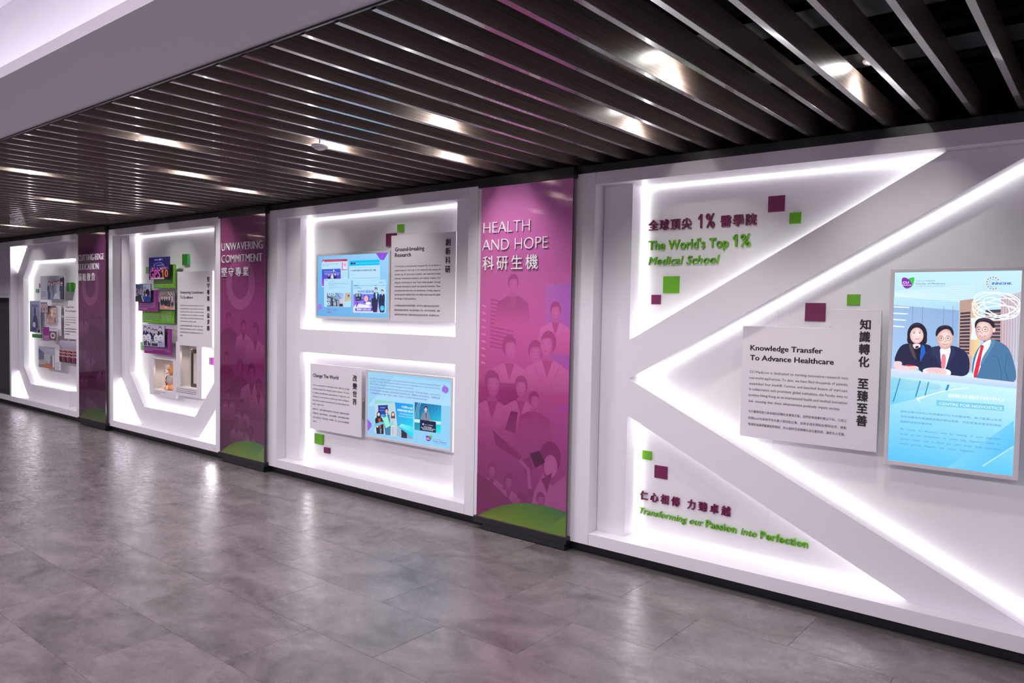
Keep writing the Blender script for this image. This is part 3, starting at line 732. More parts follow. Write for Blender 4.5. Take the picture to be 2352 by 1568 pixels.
line3d('', -2.379, -1.676, 2.142, 0.066, KB, 0.012, MAROON, t, cjk_h=0.066, runs=[('全球頂尖', 1.0, .035, 0), (' 1%', 1.25, .02, 0), (' 醫學院', 1.0, .035, 0)], track=0.10)
t = slogan("green raised line reading The World's Top 1%", -2.375, 2.02)
line3d('', -2.375, -1.709, 2.020, 0.057, KB, 0.012, GREEN, t, runs=[("The World's Top ", 1.0, .022, 0), ('1%', 1.25, .022, 0)])
t = slogan('green raised slanted line reading Medical School', -2.372, 1.925)
line3d('Medical School', -2.372, -1.895, 1.925, 0.051, KB, 0.012, GREEN, t, shear=.22, bold=.004)
t = slogan('maroon raised Chinese motto on the lower triangle', -2.39, .415)
line3d('仁心相傳 力臻卓越', -2.390, -1.780, 0.415, 0.058, KB, 0.012, MAROON, t, cjk_h=0.058, bold=.035, track=.28)
t = slogan('green raised line reading Transforming our Passion into Perfection', -2.393, .32)
line3d('', -2.393, -1.322, 0.322, 0.042, KB, 0.012, GREEN, t, runs=[('Transforming our ', 1.0, 0, .22), ('Passion ', 1.08, .025, 0), ('into ', 1.0, 0, .22), ('Perfection', 1.08, .025, 0)])

INK = (32, 30, 36); INKL = (62, 58, 66)
def text_board(name, pts, yf, yb, label, holes=None, org=None, gap=0.012):
    t = thing('text_board', org or (pts[0][0], yb, pts[0][1]), label, 'sign board', 'lettered text boards')
    prism('board', pts, yf, yf + gap, BOARD, t, 0.001, holes=holes)
    xs = [p[0] for p in pts]; zs = [p[1] for p in pts]
    x0, x1, z0, z1 = min(xs), max(xs), min(zs), max(zs)
    V, F = boxes([(x0 + .06, x1 - .06, yf + gap - .004, yb + 0.0, z1 - .30, z1 - .26), (x0 + .06, x1 - .06, yf + gap - .004, yb, z0 + .10, z0 + .14)])
    if not holes: link('wall_batten', mesh_pd('wall_batten', V, F, BACK), t)
    return t
tb = text_board('b', [(-1.709, .919), (-.974, .919), (-.974, 1.659), (-1.222, 1.659), (-1.222, 1.557), (-1.709, 1.557)], .17, .25, 'stepped grey board headed Knowledge Transfer To Advance Healthcare')
a = Art(.1695)
a.text('Knowledge Transfer', (-1.662, 1.419), (-1.260, 1.419), .029, INK, .055, m=True)
a.text('To Advance Healthcare', (-1.662, 1.362), (-1.200, 1.362), .029, INK, .055, m=True)
for s, x1, z in (('CU Medicine is dedicated to turning innovative research into', -1.125, 1.288), ('real-world applications. To date, we have filed thousands of patents,', -1.125, 1.254), ('established four InnoHK Centres, and launched dozens of start-ups.', -1.125, 1.221), ('In collaboration with prominent global institutions, the Faculty aims to', -1.125, 1.189), ('position Hong Kong as an international health and medical innovation', -1.125, 1.156), ('hub, ensuring that these advancements positively impact society.', -1.161, 1.121)):
    a.text(s, (-1.661, z), (x1, z), .0138, INKL, .007, justify=True, m=True)
for s, x1, z in (('中大醫學院致力將卓越科研轉化為實用方案，我們的申請專利數以千計，已成立', -1.125, 1.060), ('四間InnoHK創新平台及數十間初創企業，並與全球多間知名學府合作，推動', -1.125, 1.022), ('香港成為國際醫療創新樞紐，將尖端研究成果轉化為社會所用，讓更多人受惠。', -1.130, .986)):
    a.text(s, (-1.660, z), (x1, z), .0155, INKL, m=True)
for ch, z0, z1 in (('知', 1.555, 1.608), ('識', 1.490, 1.545), ('轉', 1.425, 1.480), ('化', 1.359, 1.414), ('至', 1.244, 1.300), ('臻', 1.178, 1.235), ('至', 1.115, 1.170), ('善', 1.049, 1.105)):
    a.text(ch, (-1.078, z0), (-1.023, z0), z1 - z0, INK, .055, m=True)
a.build('printed_text', PRINT, tb)

def screen_unit(x0, x1, z0, z1, ix0, ix1, iz0, iz1, yf, yb, label):
    t = thing('wall_screen', ((x0 + x1) / 2, yb, z0), label, 'screen', 'wall screens')
    prism('bezel', [(x0, z0), (x1, z0), (x1, z1), (x0, z1)], yf, yf + .03, TVF, t, 0.0015, holes=[[(ix0, iz0), (ix1, iz0), (ix1, iz1), (ix0, iz1)]])
    V, F = boxes([(x0 + .03, x1 - .03, yf + .028, yb, z0 + .03, z1 - .03)]); link('housing', mesh_pd('housing', V, F, BLACK), t)
    return t
# ---------------- portrait screen
tk = screen_unit(-.939, -.357, .867, 1.868, -.920, -.379, .887, 1.851, .17, .25, 'tall portrait screen showing three people at a counter')
a = Art(.176, 'K', (2010, 590, 5.406))
a.clip = (-.9199, -.3791, .8872, 1.8508)
x0, x1, z0, z1 = -.920, -.379, .887, 1.851
h = a.h; a.h = None
a.grad([(x0, z1), (x1, z1), (x1, 1.30), (x0, 1.30)], [(190, 232, 246), (196, 232, 248), (170, 205, 236), (160, 200, 236)])
a.grad([(x0, 1.36), (x1, 1.36), (x1, z0), (x0, z0)], [(190, 234, 248), (215, 244, 252), (96, 196, 250), (90, 190, 250)])
a.h = h
# ceiling slats of the pictured room
for k in range(9): a.poly([(240, 425 + k * 11), (1240, 350 + k * 26), (1240, 356 + k * 26), (240, 430 + k * 12)], (222, 240, 248))
a.grad([(230, 490), (1050, 560), (1040, 660), (225, 595)], [(186, 226, 240), (176, 216, 238), (170, 212, 236), (180, 222, 240)])
a.grad([(225, 597), (1040, 662), (1010, 1440), (200, 1390)], [(150, 182, 220), (140, 172, 214), (150, 186, 232), (165, 200, 240)])
for x in (465, 588, 850, 966): a.line([(x, 612), (x - 18, 1150)], 4, (92, 116, 160))
for k, y in enumerate((610, 690, 768, 850)): a.grad([(220, y), (430 - 20 * k, y + 12), (410 - 20 * k, y + 24), (220, y + 16)], [(236, 246, 252)] * 4, 1)
a.grad([(1050, 540), (1225, 520), (1190, 1420), (1020, 1380)], [(188, 150, 140), (182, 150, 142), (205, 176, 168), (196, 160, 150)])
a.poly([(1056, 690), (1180, 680), (1165, 1210), (1042, 1160)], (64, 58, 72))
for k in range(12): a.poly([(1050, 716 + k * 41), (1180, 708 + k * 42), (1180, 720 + k * 42), (1050, 730 + k * 41)], (206, 164, 150))
a.grad([(1190, 560), (1300, 550), (1290, 1250), (1175, 1230)], [(210, 180, 160), (214, 186, 166), (250, 226, 150), (226, 186, 150)])
a.grad([(1560, 500), (1822, 430), (1800, 1568), (1540, 1568)], [(206, 180, 190), (196, 190, 210), (200, 214, 236), (196, 170, 180)])
for k in range(8): a.line([(1575 + 34 * k, 470), (1560 + 34 * k, 1300)], 4, (150, 112, 120))
a.poly([(1370, 660), (1558, 650), (1548, 1160), (1340, 1100)], (70, 66, 84))
for k in range(10): a.poly([(1345, 700 + k * 44), (1555, 690 + k * 46), (1555, 704 + k * 46), (1345, 713 + k * 44)], (200, 150, 140))
a.poly([(1186, 760), (1275, 752), (1262, 870), (1262, 1030), (1180, 1026), (1205, 890)], (226, 238, 250))
# woven lamp
for rx, ry, ro, dy in ((300, 170, .10, 0), (285, 110, -.25, 30), (275, 70, .18, 40), (292, 140, .35, -10), (240, 60, -.10, 60), (300, 165, -.12, 5), (180, 90, .5, 10)):
    a.ring((1505, 610 + dy), rx, ry, 12, (240, 252, 255), 30, ro)
# person: woman left
sk = (246, 214, 214); hair = (26, 22, 40)
a.ell((520, 965), 124, 150, hair, 26); a.blob([(400, 960), (392, 1060), (430, 1085), (470, 1090), (610, 1095), (645, 1060), (640, 960)], hair)
a.blob([(225, 1310), (265, 1180), (330, 1085), (440, 1070), (600, 1075), (715, 1105), (700, 1300), (620, 1380), (350, 1350)], (26, 30, 66))
a.blob([(450, 1075), (575, 1078), (540, 1150), (490, 1150)], sk)
a.blob([(415, 1078), (450, 1080), (520, 1280), (480, 1260), (430, 1150)], (84, 66, 66))
a.blob([(480, 1105), (560, 1105), (555, 1300), (520, 1285)], (14, 14, 36))
a.blob([(572, 1078), (618, 1110), (622, 1250), (560, 1310), (552, 1270)], (24, 96, 200))
a.gell((515, 975), 84, 100, (255, 232, 230), (222, 176, 176)); a.blob([(430, 930), (470, 880), (520, 868), (570, 880), (602, 940), (605, 900), (560, 850), (480, 850), (435, 880)], hair)
for dx in (-32, 36): a.ell((515 + dx, 943), 13, 6, (70, 50, 60), 10); a.line([(515 + dx - 18, 926), (515 + dx, 920), (515 + dx + 18, 925)], 4, (120, 92, 96))
a.ell((520, 985), 9, 6, (226, 180, 180), 8); a.line([(496, 1012), (508, 1020), (522, 1023), (537, 1019), (548, 1010)], 8, (214, 92, 112))
a.line([(512, 950), (508, 985)], 5, (232, 190, 188)); a.ell((478, 1000), 18, 12, (250, 206, 206), 12); a.ell((556, 1000), 18, 12, (246, 200, 202), 12)
a.line([(455, 850), (500, 835), (560, 838)], 6, (70, 66, 92)); a.line([(470, 1110), (510, 1140), (555, 1115)], 5, (220, 220, 230))
a.blob([(222, 1320), (250, 1290), (340, 1300), (320, 1360), (400, 1360), (530, 1350), (535, 1400), (420, 1415), (240, 1395)], (240, 206, 210))
a.blob([(370, 1335), (500, 1345), (480, 1358), (372, 1352)], (214, 40, 60))
for k in range(4): a.line([(405 + k * 28, 1365), (440 + k * 26, 1400)], 4, (214, 176, 184))
# person: man centre
sk2 = (242, 206, 200)
a.blob([(528, 1400), (560, 1300), (640, 1160), (700, 1115), (820, 1100), (950, 1098), (1060, 1130), (1150, 1200), (1180, 1330), (1150, 1490), (900, 1470), (600, 1440)], (28, 36, 76))
a.blob([(800, 1110), (955, 1100), (900, 1300), (870, 1400), (830, 1390), (808, 1240)], (238, 242, 252))
a.blob([(828, 1205), (866, 1205), (880, 1260), (865, 1400), (815, 1390), (820, 1260)], (232, 130, 150))
a.blob([(700, 1118), (805, 1105), (815, 1380), (760, 1250), (700, 1210)], (40, 48, 92)); a.blob([(950, 1098), (1010, 1180), (960, 1240), (880, 1400), (930, 1200)], (40, 48, 92))
a.gell((866, 1015), 104, 130, (252, 224, 218), (206, 160, 156))
a.blob([(748, 980), (752, 915), (790, 862), (870, 842), (940, 862), (975, 920), (974, 985), (950, 960), (930, 905), (860, 890), (790, 940), (765, 990)], hair)
for dx in (-42, 40): a.ell((862 + dx, 1010), 13, 6, (60, 44, 56), 10); a.ring((862 + dx, 1014), 34, 24, 5, (120, 100, 110), 18); a.line([(862 + dx - 22, 984), (862 + dx, 978), (862 + dx + 22, 983)], 5, (100, 80, 86))
a.ell((866, 1050), 12, 8, (214, 160, 156), 8); a.line([(836, 1078), (852, 1086), (868, 1089), (886, 1085), (900, 1076)], 7, (204, 104, 112))
a.line([(870, 1010), (878, 1045)], 6, (222, 176, 170)); a.line([(800, 880), (860, 856), (920, 868)], 7, (66, 60, 80)); a.line([(700, 1250), (690, 1400)], 6, (18, 24, 56)); a.line([(1040, 1250), (1070, 1420)], 6, (18, 24, 56))
a.blob([(585, 1400), (640, 1380), (720, 1370), (860, 1385), (940, 1410), (940, 1470), (880, 1462), (740, 1460), (600, 1440)], (238, 246, 252))
a.blob([(620, 1392), (700, 1372), (800, 1372), (890, 1412), (884, 1466), (760, 1462), (640, 1440)], (240, 200, 204))
for k in range(4): a.line([(660 + k * 40, 1385), (690 + k * 40, 1440)], 4, (212, 168, 174))
# person: man right
a.blob([(1195, 1500), (1210, 1260), (1290, 1100), (1440, 1010), (1560, 1060), (1650, 1120), (1700, 1230), (1755, 1440), (1740, 1568), (1500, 1568)], (70, 118, 160))
a.blob([(1300, 1095), (1450, 1000), (1420, 1120), (1330, 1300), (1260, 1500), (1210, 1500), (1230, 1300)], (236, 246, 252))
a.blob([(1310, 1090), (1356, 1100), (1330, 1170), (1300, 1340), (1262, 1500), (1212, 1500), (1250, 1320), (1300, 1160)], (224, 36, 70))
a.blob([(1452, 1005), (1500, 1060), (1420, 1180), (1290, 1400), (1330, 1240), (1420, 1120)], (88, 136, 178)); a.line([(1520, 1240), (1570, 1450), (1560, 1560)], 8, (50, 92, 134))
a.gell((1352, 905), 110, 138, (252, 224, 218), (204, 160, 160), off=(-.2, -.1)); a.ell((1474, 905), 18, 34, sk2, 12)
a.blob([(1234, 860), (1240, 800), (1290, 762), (1380, 752), (1460, 786), (1490, 850), (1480, 890), (1450, 870), (1420, 820), (1340, 800), (1270, 812), (1245, 900)], (34, 28, 44))
for dx in (-50, 30): a.ell((1336 + dx, 900), 13, 6, (60, 44, 56), 10); a.ring((1336 + dx, 902), 36, 28, 5, (110, 100, 116), 18); a.line([(1336 + dx - 24, 870), (1336 + dx, 863), (1336 + dx + 24, 868)], 5, (96, 76, 84))
a.ell((1322, 942), 13, 9, (214, 160, 156), 8); a.blob([(1292, 972), (1334, 980), (1376, 970), (1362, 992), (1334, 1000), (1308, 993)], (196, 104, 112)); a.blob([(1302, 977), (1334, 984), (1366, 975), (1352, 988), (1334, 991), (1314, 988)], (250, 242, 246))
a.line([(1322, 890), (1312, 935)], 6, (222, 176, 172)); a.line([(1290, 790), (1360, 772), (1430, 790)], 8, (80, 70, 90)); a.line([(1640, 1200), (1610, 1400), (1660, 1560)], 8, (52, 96, 138)); a.line([(1440, 1240), (1520, 1220)], 5, (48, 90, 130))
# counter
a.grad([(195, 1385), (1800, 1560), (1800, 1640), (190, 1475)], [(216, 222, 240), (206, 220, 240), (176, 206, 240), (190, 214, 238)])
# lower part
a.crop = (2010, 860, 6.032)
a.grad([(215, 25), (1300, 185), (900, 250), (210, 420)], [(150, 212, 232), (200, 236, 248), (150, 220, 246), (110, 200, 240)])
for (xa, ya, xb, yb_, w_) in ((345, 55, 250, 380, 16), (625, 85, 560, 310, 18), (742, 100, 690, 290, 16), (1015, 140, 985, 225, 30)): a.line([(xa, ya), (xb, yb_)], w_, (40, 140, 190))
for k in range(7): a.line([(225, 60 + k * 22), (500, 95 + k * 20), (900, 150 + k * 9)], 2.5, (96, 160, 190))
a.poly([(560, 330), (700, 290), (900, 235), (1100, 200), (1290, 180), (1280, 190), (1000, 225), (800, 275), (600, 345), (640, 400)], (236, 250, 255))
a.grad([(1000, 1290), (1920, 640), (1925, 1000), (1400, 1330)], [(120, 205, 250), (110, 200, 250), (88, 188, 248), (100, 195, 250)])
a.poly([(1480, 1260), (1915, 985), (1915, 1005), (1495, 1275)], (176, 226, 252))
a.text('創新診斷科技中心', (1008, 318), (1785, 372), .019, (250, 254, 255), .015)
a.poly([(848, 352), (1788, 425), (1784, 508), (846, 432)], (120, 200, 232))
a.text('CENTRE FOR NOVOSTICS', (885, 418), (1756, 488), .0125, (225, 246, 250), .02)
bl = (86, 128, 176)
a.text('創新診斷科技中心利用最新的分子診斷技術，致力推進以血液', (352, 524), (1752, 648), .0112, bl)
a.text('及其他體液中無細胞核酸診斷的發展，特別是產前檢測和癌症', (350, 594), (1748, 722), .0112, bl)
a.text('相關的嶄新診斷技術。', (348, 664), (806, 706), .0112, bl)
for s, ya, xb, yb_ in (('The Centre for Novostics, with the meaning of novel diagnostics,', 764, 1744, 905), ('focuses on the development of cutting edge diagnostics based on', 830, 1738, 974), ('cell-free nucleic acids in blood and other bodily fluids, particularly', 896, 1736, 1048), ('around prenatal diagnosis and cancer diagnostics.', 960, 1376, 1080)):
    a.text(s, (338, ya), (xb, yb_), .0085, bl, justify=True)
a.crop = (2010, 590, 5.406)
def cu_logo(a, X, Y, k):
    P_ = lambda *q: [(X + x * k, Y + y * k) for x, y in q]
    a.blob(P_((80, 22), (110, 6), (165, -4), (162, 30), (150, 90), (112, 140), (110, 60)), (50, 200, 60), 1)
    a.blob(P_((8, 5), (50, 0), (100, 28), (132, 70), (130, 110), (100, 135), (60, 142), (22, 115), (4, 70)), (132, 40, 170))
    a.text('CU', *P_((18, 78), (92, 78)), .0105 * k, (255, 255, 255), .04)
    a.text('Medicine', *P_((18, 100), (122, 104)), .0052 * k, (255, 255, 255), .03)
cu_logo(a, 325, 253, 1.0)
a.text('香港中文大學醫學院', (508, 304), (742, 304), .0050, (110, 110, 150))
a.text('Faculty of Medicine', (508, 340), (868, 340), .0074, (96, 60, 140), .004)
a.text('The Chinese University of Hong Kong', (508, 364), (868, 366), .0032, (120, 120, 150))
for k in range(11):
    an = 2 * math.pi * (k + .5) / 14 + .9; a.ell((1465 + 78 * math.cos(an), 325 + 72 * math.sin(an)), 9, 8, (206, 90, 60), 8); a.ell((1465 + 52 * math.cos(an + .2), 325 + 48 * math.sin(an + .2)), 5, 4.5, (120, 110, 150), 8)
a.text('INNOHK', (1450, 345), (1700, 345), .0115, (36, 84, 176), .05)
a.build('display', SCREEN, tk)

# ---------------- H bay
HBK = .209
tile_sq(-4.811, -4.693, 2.134, 2.239, HBK, .018, MAROON, 'maroon square block beside the top corner of Ground-breaking Research board')
tile_sq(-4.675, -4.606, 2.247, 2.307, HBK, .018, GREEN, 'small green block above the Ground-breaking Research board')
tile_sq(-5.762, -5.643, .360, .453, HBK, .018, GREEN, 'green square block under the Change The World board')
tile_sq(-5.624, -5.546, .292, .343, HBK, .018, MAROON, 'small purple block lowest under the Change The World board')
tb = text_board('b', [(-4.676, 1.517), (-3.951, 1.517), (-3.951, 2.209), (-4.676, 2.209)], .13, .21, 'grey board headed Ground-breaking Research beside upper landscape screen')
a = Art(.1295)
a.text('Ground-breaking', (-4.629, 2.080), (-4.289, 2.080), .031, INK, .055, m=True)
a.text('Research', (-4.629, 2.035), (-4.441, 2.035), .031, INK, .055, m=True)
L = ['CU Medicine is internationally recognised for its excellence in', 'medical research. Over half of our researchers are among the', "world's top 2% most-cited scientists, with expertise in basic", 'sciences, translational medicine, and robotic surgery. Our', 'research achievements have been acknowledged through', 'numerous international awards and patented inventions. These', 'accomplishments have led to the development of leading diagnostic', 'and therapeutic solutions that are widely used around the globe', 'and change of clinical guidelines.']
for k, s in enumerate(L): a.text(s, (-4.628, 1.952 - k * .0325), (-4.107 if k < 8 else -4.375, 1.952 - k * .0325), .0138, INKL, .006, justify=True, m=True)
for k, s in enumerate(('中大醫學院在醫學研究領域享譽國際，過半科研人員屬全球首2%頂尖科學家，', '其研究範疇橫跨基礎科學、轉化醫學及機械人手術，研究成就碩果纍纍，屢獲', '多國際獎項與專利發明，更轉化為領先的診斷與治療方案，廣泛應用於全球。')):
    a.text(s, (-4.629, 1.635 - k * .0365), (-4.112, 1.635 - k * .0365), .0145, INKL, m=True)
for k, ch in enumerate('創新科研'): a.text(ch, (-4.060, 2.104 - k * .0685), (-4.004, 2.104 - k * .0685), .054, INK, .05, m=True)
a.build('printed_text', PRINT, tb)
tb = text_board('b', [(-5.750, .510), (-5.030, .510), (-5.030, 1.105), (-5.750, 1.105)], .13, .21, 'grey board headed Change The World beside lower landscape screen')
a = Art(.1295)
a.text('Change The World', (-5.708, .985), (-5.340, .985), .030, INK, .055, m=True)
L = ['We are committed to alleviating human suffering through', 'innovative research that transforms global healthcare. We strive', 'to achieve groundbreaking advancements in diagnostics and', 'therapeutics and innovations in robotics and artificial intelligence.', 'Our goal is to create more precise and accessible medicine that', 'remain human-centric.']
for k, s in enumerate(L): a.text(s, (-5.709, .905 - k * .0345), (-5.191 if k < 5 else -5.54, .905 - k * .0345), .0138, INKL, .006, justify=True, m=True)
for k, s in enumerate(('我們堅守信念，以拯救人類健康及其創新療法之突破為目標，持續開拓具全球影響', '力的醫學科研，在臨床的診斷技術上，獨立新治療體系，以至研發從複雜手術機械', '人及人工智能科技，不斷尋求突破，為更精準、可及，並以人為本的醫療服務', '不斷努力。')):
    a.text(s, (-5.708, .686 - k * .0375), (-5.191 if k < 3 else -5.645, .686 - k * .0375), .0145, INKL, m=True)
for k, ch in enumerate('改變世界'): a.text(ch, (-5.145, .985 - k * .068), (-5.088, .985 - k * .068), .054, INK, .05, m=True)
a.build('printed_text', PRINT, tb)

th = screen_unit(-5.676, -4.688, 1.518, 2.093, -5.655, -4.706, 1.536, 2.073, .13, .21, 'landscape screen showing media coverage pages beside Ground-breaking Research board')
a = Art(.136, 'H', (720, 575, 9.8)); a.clip = (-5.6549, -4.7061, 1.5361, 2.0729)
h = a.h; a.h = None
a.grad([(-5.655, 2.073), (-4.706, 2.073), (-4.706, 1.536), (-5.655, 1.536)], [(120, 182, 226), (150, 204, 240), (112, 178, 224), (96, 164, 218)]); a.h = h
pale = (178, 216, 240)
a.poly([(1395, 60), (1665, 48), (1575, 215), (1490, 208)], (132, 74, 214)); a.line([(1570, 52), (1492, 208)], 4, (176, 140, 236))
a.poly([(172, 225), (200, 205), (740, 190), (758, 205), (760, 780), (175, 825)], pale); a.poly([(175, 262), (180, 225), (205, 208), (735, 192), (757, 215), (755, 236)], (184, 22, 72))
a.line([(192, 246), (242, 244)], 14, (236, 220, 236))
a.line([(262, 238), (640, 220)], 8, (214, 120, 160))
a.text('CUHK study: Chinese cancer drug effective against', (180, 322), (555, 306), .0075, (70, 90, 120)); a.text('multiple tumour types', (180, 355), (330, 345), .0075, (70, 90, 120))
a.grad([(178, 424), (600, 408), (604, 636), (178, 650)], [(40, 84, 190), (60, 90, 210), (90, 60, 200), (60, 80, 200)]); a.grad([(178, 570), (400, 565), (230, 800), (178, 805)], [(70, 70, 200), (110, 60, 210), (214, 70, 220), (180, 60, 220)])
a.line([(220, 468), (500, 476)], 7, (200, 200, 240)); a.line([(230, 508), (575, 510)], 11, (190, 180, 235)); a.line([(240, 540), (560, 542)], 9, (200, 190, 240)); a.ell((445, 450), 14, 18, (240, 245, 255), 10)
def mini(a, x, y, s_, suit, c2=(225, 235, 245), hairc=(24, 22, 36), long=False):
    a.poly([(x - s_ * .62, y + s_ * 2.2), (x - s_ * .55, y + s_ * .85), (x - s_ * .18, y + s_ * .52), (x + s_ * .18, y + s_ * .52), (x + s_ * .55, y + s_ * .85), (x + s_ * .62, y + s_ * 2.2)], suit)
    a.poly([(x - s_ * .16, y + s_ * .52), (x + s_ * .16, y + s_ * .52), (x, y + s_ * 1.3)], c2)
    if long: a.poly([(x - s_ * .36, y - s_ * .2), (x - s_ * .42, y + s_ * .9), (x + s_ * .42, y + s_ * .9), (x + s_ * .36, y - s_ * .2)], hairc)
    a.ell((x, y - s_ * .08), s_ * .33, s_ * .45, hairc, 14); a.gell((x, y + s_ * .08), s_ * .27, s_ * .38, (246, 216, 210), (206, 160, 156), n=14)
    a.line([(x - s_ * .16, y + s_ * .02), (x - s_ * .05, y + s_ * .02)], s_ * .05, (70, 50, 60)); a.line([(x + s_ * .05, y + s_ * .02), (x + s_ * .16, y + s_ * .02)], s_ * .05, (70, 50, 60)); a.line([(x - s_ * .08, y + s_ * .28), (x + s_ * .08, y + s_ * .28)], s_ * .05, (190, 100, 110))
mini(a, 338, 540, 46, (24, 26, 50)); mini(a, 410, 528, 46, (196, 214, 226)); mini(a, 480, 525, 48, (26, 28, 54))
a.poly([(620, 266), (750, 260), (752, 440), (618, 446)], (214, 196, 226)); a.line([(640, 270), (640, 440)], 14, (190, 60, 110)); a.ell((700, 330), 26, 40, (226, 160, 180), 14); a.ell((690, 390), 44, 34, (200, 226, 240), 14); a.line([(622, 436), (750, 430)], 12, (140, 40, 100))
for k in range(5): a.line([(622, 495 + k * 27), (740, 490 + k * 26)], 3, (130, 160, 190))
a.poly([(798, 250), (820, 232), (1470, 203), (1484, 218), (1488, 650), (800, 680)], pale); a.poly([(797, 350), (800, 250), (825, 232), (1465, 203), (1482, 218), (1482, 326)], (0, 186, 232))
a.ell((852, 292), 24, 28, (60, 60, 80), 12); a.poly([(878, 275), (940, 268), (940, 306), (878, 312)], (120, 30, 110))
for k in range(11): a.ell((970 + k * 49, 292 - k * 2), 13, 8, (150, 224, 244), 8)
a.line([(835, 388), (1200, 378)], 5, (120, 160, 190)); a.text('中大醫學院證實內地抗癌藥物有效縮小腫瘤', (826, 472), (1404, 460), .014, (56, 70, 116), .02)
a.line([(826, 540), (948, 536)], 5, (130, 170, 200)); a.line([(860, 628), (1480, 612)], 7, (110, 150, 190))
for k in range(5): a.line([(845, 675 + k * 60), (880, 675 + k * 60)], 3, (150, 140, 180))
a.poly([(232, 650), (250, 640), (820, 632), (838, 645), (838, 1255), (820, 1275), (250, 1270), (232, 1255)], (170, 212, 238))
a.line([(250, 668), (310, 666)], 9, (80, 110, 150)); a.line([(335, 705), (440, 702)], 6, (200, 120, 160))
a.text('National Chinese drug effective in treating 7 cancer types', (333, 758), (762, 752), .0085, (80, 106, 140)); a.text('Hong Kong doctors', (333, 792), (480, 788), .0085, (80, 106, 140))
a.line([(333, 828), (745, 822)], 4, (120, 150, 180)); a.line([(333, 848), (490, 845)], 4, (120, 150, 180)); a.line([(333, 880), (400, 878)], 4, (120, 150, 180))
a.grad([(302, 956), (674, 952), (676, 1262), (302, 1260)], [(90, 120, 150), (150, 190, 230), (190, 180, 200), (60, 80, 110)])
for (cx, cy, r) in ((360, 985, 40), (450, 990, 34), (340, 1110, 30), (335, 1200, 36), (480, 1200, 26), (440, 1100, 24)): a.ell((cx, cy), r, r * 1.15, (196, 218, 232), 14); a.ell((cx, cy), r * .5, r * .7, (120, 146, 170), 12)
a.line([(302, 1030), (560, 1130)], 12, (30, 44, 64)); a.line([(410, 1060), (420, 1260)], 34, (36, 48, 66)); a.line([(500, 1100), (520, 1260)], 24, (44, 56, 76)); a.line([(515, 958), (600, 1080)], 12, (40, 90, 210))
a.poly([(590, 1190), (650, 1185), (660, 1262), (570, 1262)], (40, 36, 50)); a.poly([(590, 1090), (676, 1080), (676, 1200), (600, 1200)], (206, 190, 206))
a.poly([(698, 955), (830, 953), (830, 1143), (698, 1146)], (176, 178, 168)); a.poly([(765, 1000), (808, 992), (806, 1040), (766, 1045)], (200, 40, 60)); a.ell((735, 1110), 26, 18, (220, 190, 60), 12); a.ell((800, 1120), 24, 14, (220, 200, 70), 12)
a.poly([(885, 690), (905, 672), (1610, 655), (1628, 675), (1622, 1400), (1600, 1415), (905, 1405), (885, 1385)], (170, 214, 242))
for k, c in enumerate(((20, 130, 190), (160, 20, 80), (70, 190, 230), (100, 200, 230))): a.ring((1492 + k * 35, 718), 8, 12, 6, c, 12)
a.line([(900, 792), (1012, 792)], 16, (50, 90, 200)); a.line([(1030, 792), (1605, 786)], 14, (140, 170, 210)); a.line([(1370, 789), (1415, 788)], 12, (50, 90, 200))
a.text('中大研究', (920, 862), (1080, 860), .013, (90, 80, 160), .01); a.text('內地抗癌新藥', (995, 958), (1362, 958), .024, (110, 60, 190), .02)
a.grad([(895, 985), (1605, 980), (1605, 1395), (895, 1390)], [(110, 110, 220), (60, 120, 220), (200, 210, 240), (226, 90, 226)])
a.poly([(942, 972), (1078, 970), (1080, 1130), (945, 1140)], (36, 44, 70)); a.ell((975, 1010), 24, 34, (150, 170, 190), 14); a.ell((1038, 1006), 24, 34, (150, 170, 190), 14); a.ell((1000, 1090), 40, 18, (90, 110, 140), 14)
a.poly([(1135, 990), (1258, 1020), (1250, 1150), (1130, 1200)], (60, 80, 210)); a.ell((1185, 1085), 48, 74, (236, 170, 170), 16); a.ell((1230, 1190), 60, 34, (236, 244, 250), 14)
mini(a, 1105, 1070, 28, (60, 70, 150)); mini(a, 1278, 1090, 28, (60, 60, 90))
a.poly([(900, 1270), (1000, 1190), (1270, 1240), (1345, 1390), (900, 1385)], (206, 214, 244))
a.text('7', (938, 1268), (1020, 1268), .036, (80, 40, 200), .04); a.text('成患者腫瘤', (1030, 1275), (1240, 1278), .019, (250, 250, 255), .02); a.text('逾', (920, 1275), (960, 1275), .017, (250, 250, 255), .02)
a.poly([(945, 1300), (1330, 1298), (1332, 1352), (1320, 1366), (955, 1362), (940, 1340)], (70, 40, 190)); a.text('腫瘤縮小或完全消失', (970, 1352), (1298, 1352), .0165, (255, 255, 255), .02)
mini(a, 1408, 880, 98, (32, 40, 78), (170, 220, 236)); a.poly([(1348, 1060), (1305, 1090), (1310, 1240), (1345, 1390), (1430, 1390), (1460, 1100), (1470, 1050)], (32, 40, 78)); a.poly([(1395, 960), (1440, 960), (1425, 1110), (1405, 1050)], (170, 220, 236)); a.ring((1392, 880), 14, 9, 3, (30, 30, 40), 12); a.ring((1424, 880), 14, 9, 3, (30, 30, 40), 12)
mini(a, 1550, 925, 90, (28, 38, 84), (214, 226, 240)); a.poly([(1490, 1010), (1465, 1130), (1480, 1300), (1500, 1395), (1598, 1395), (1605, 1020)], (28, 38, 84)); a.line([(1480, 1150), (1560, 1120), (1600, 1150)], 24, (22, 30, 66))
a.ell((1548, 1300), 44, 62, (60, 190, 220), 18); a.line([(1520, 1280), (1575, 1320)], 10, (150, 226, 240))
a.poly([(100, 1240), (150, 1205), (188, 1245), (188, 1310), (140, 1342), (98, 1310)], (150, 110, 220)); a.line([(100, 1240), (142, 1268), (188, 1245)], 4, (190, 160, 240))
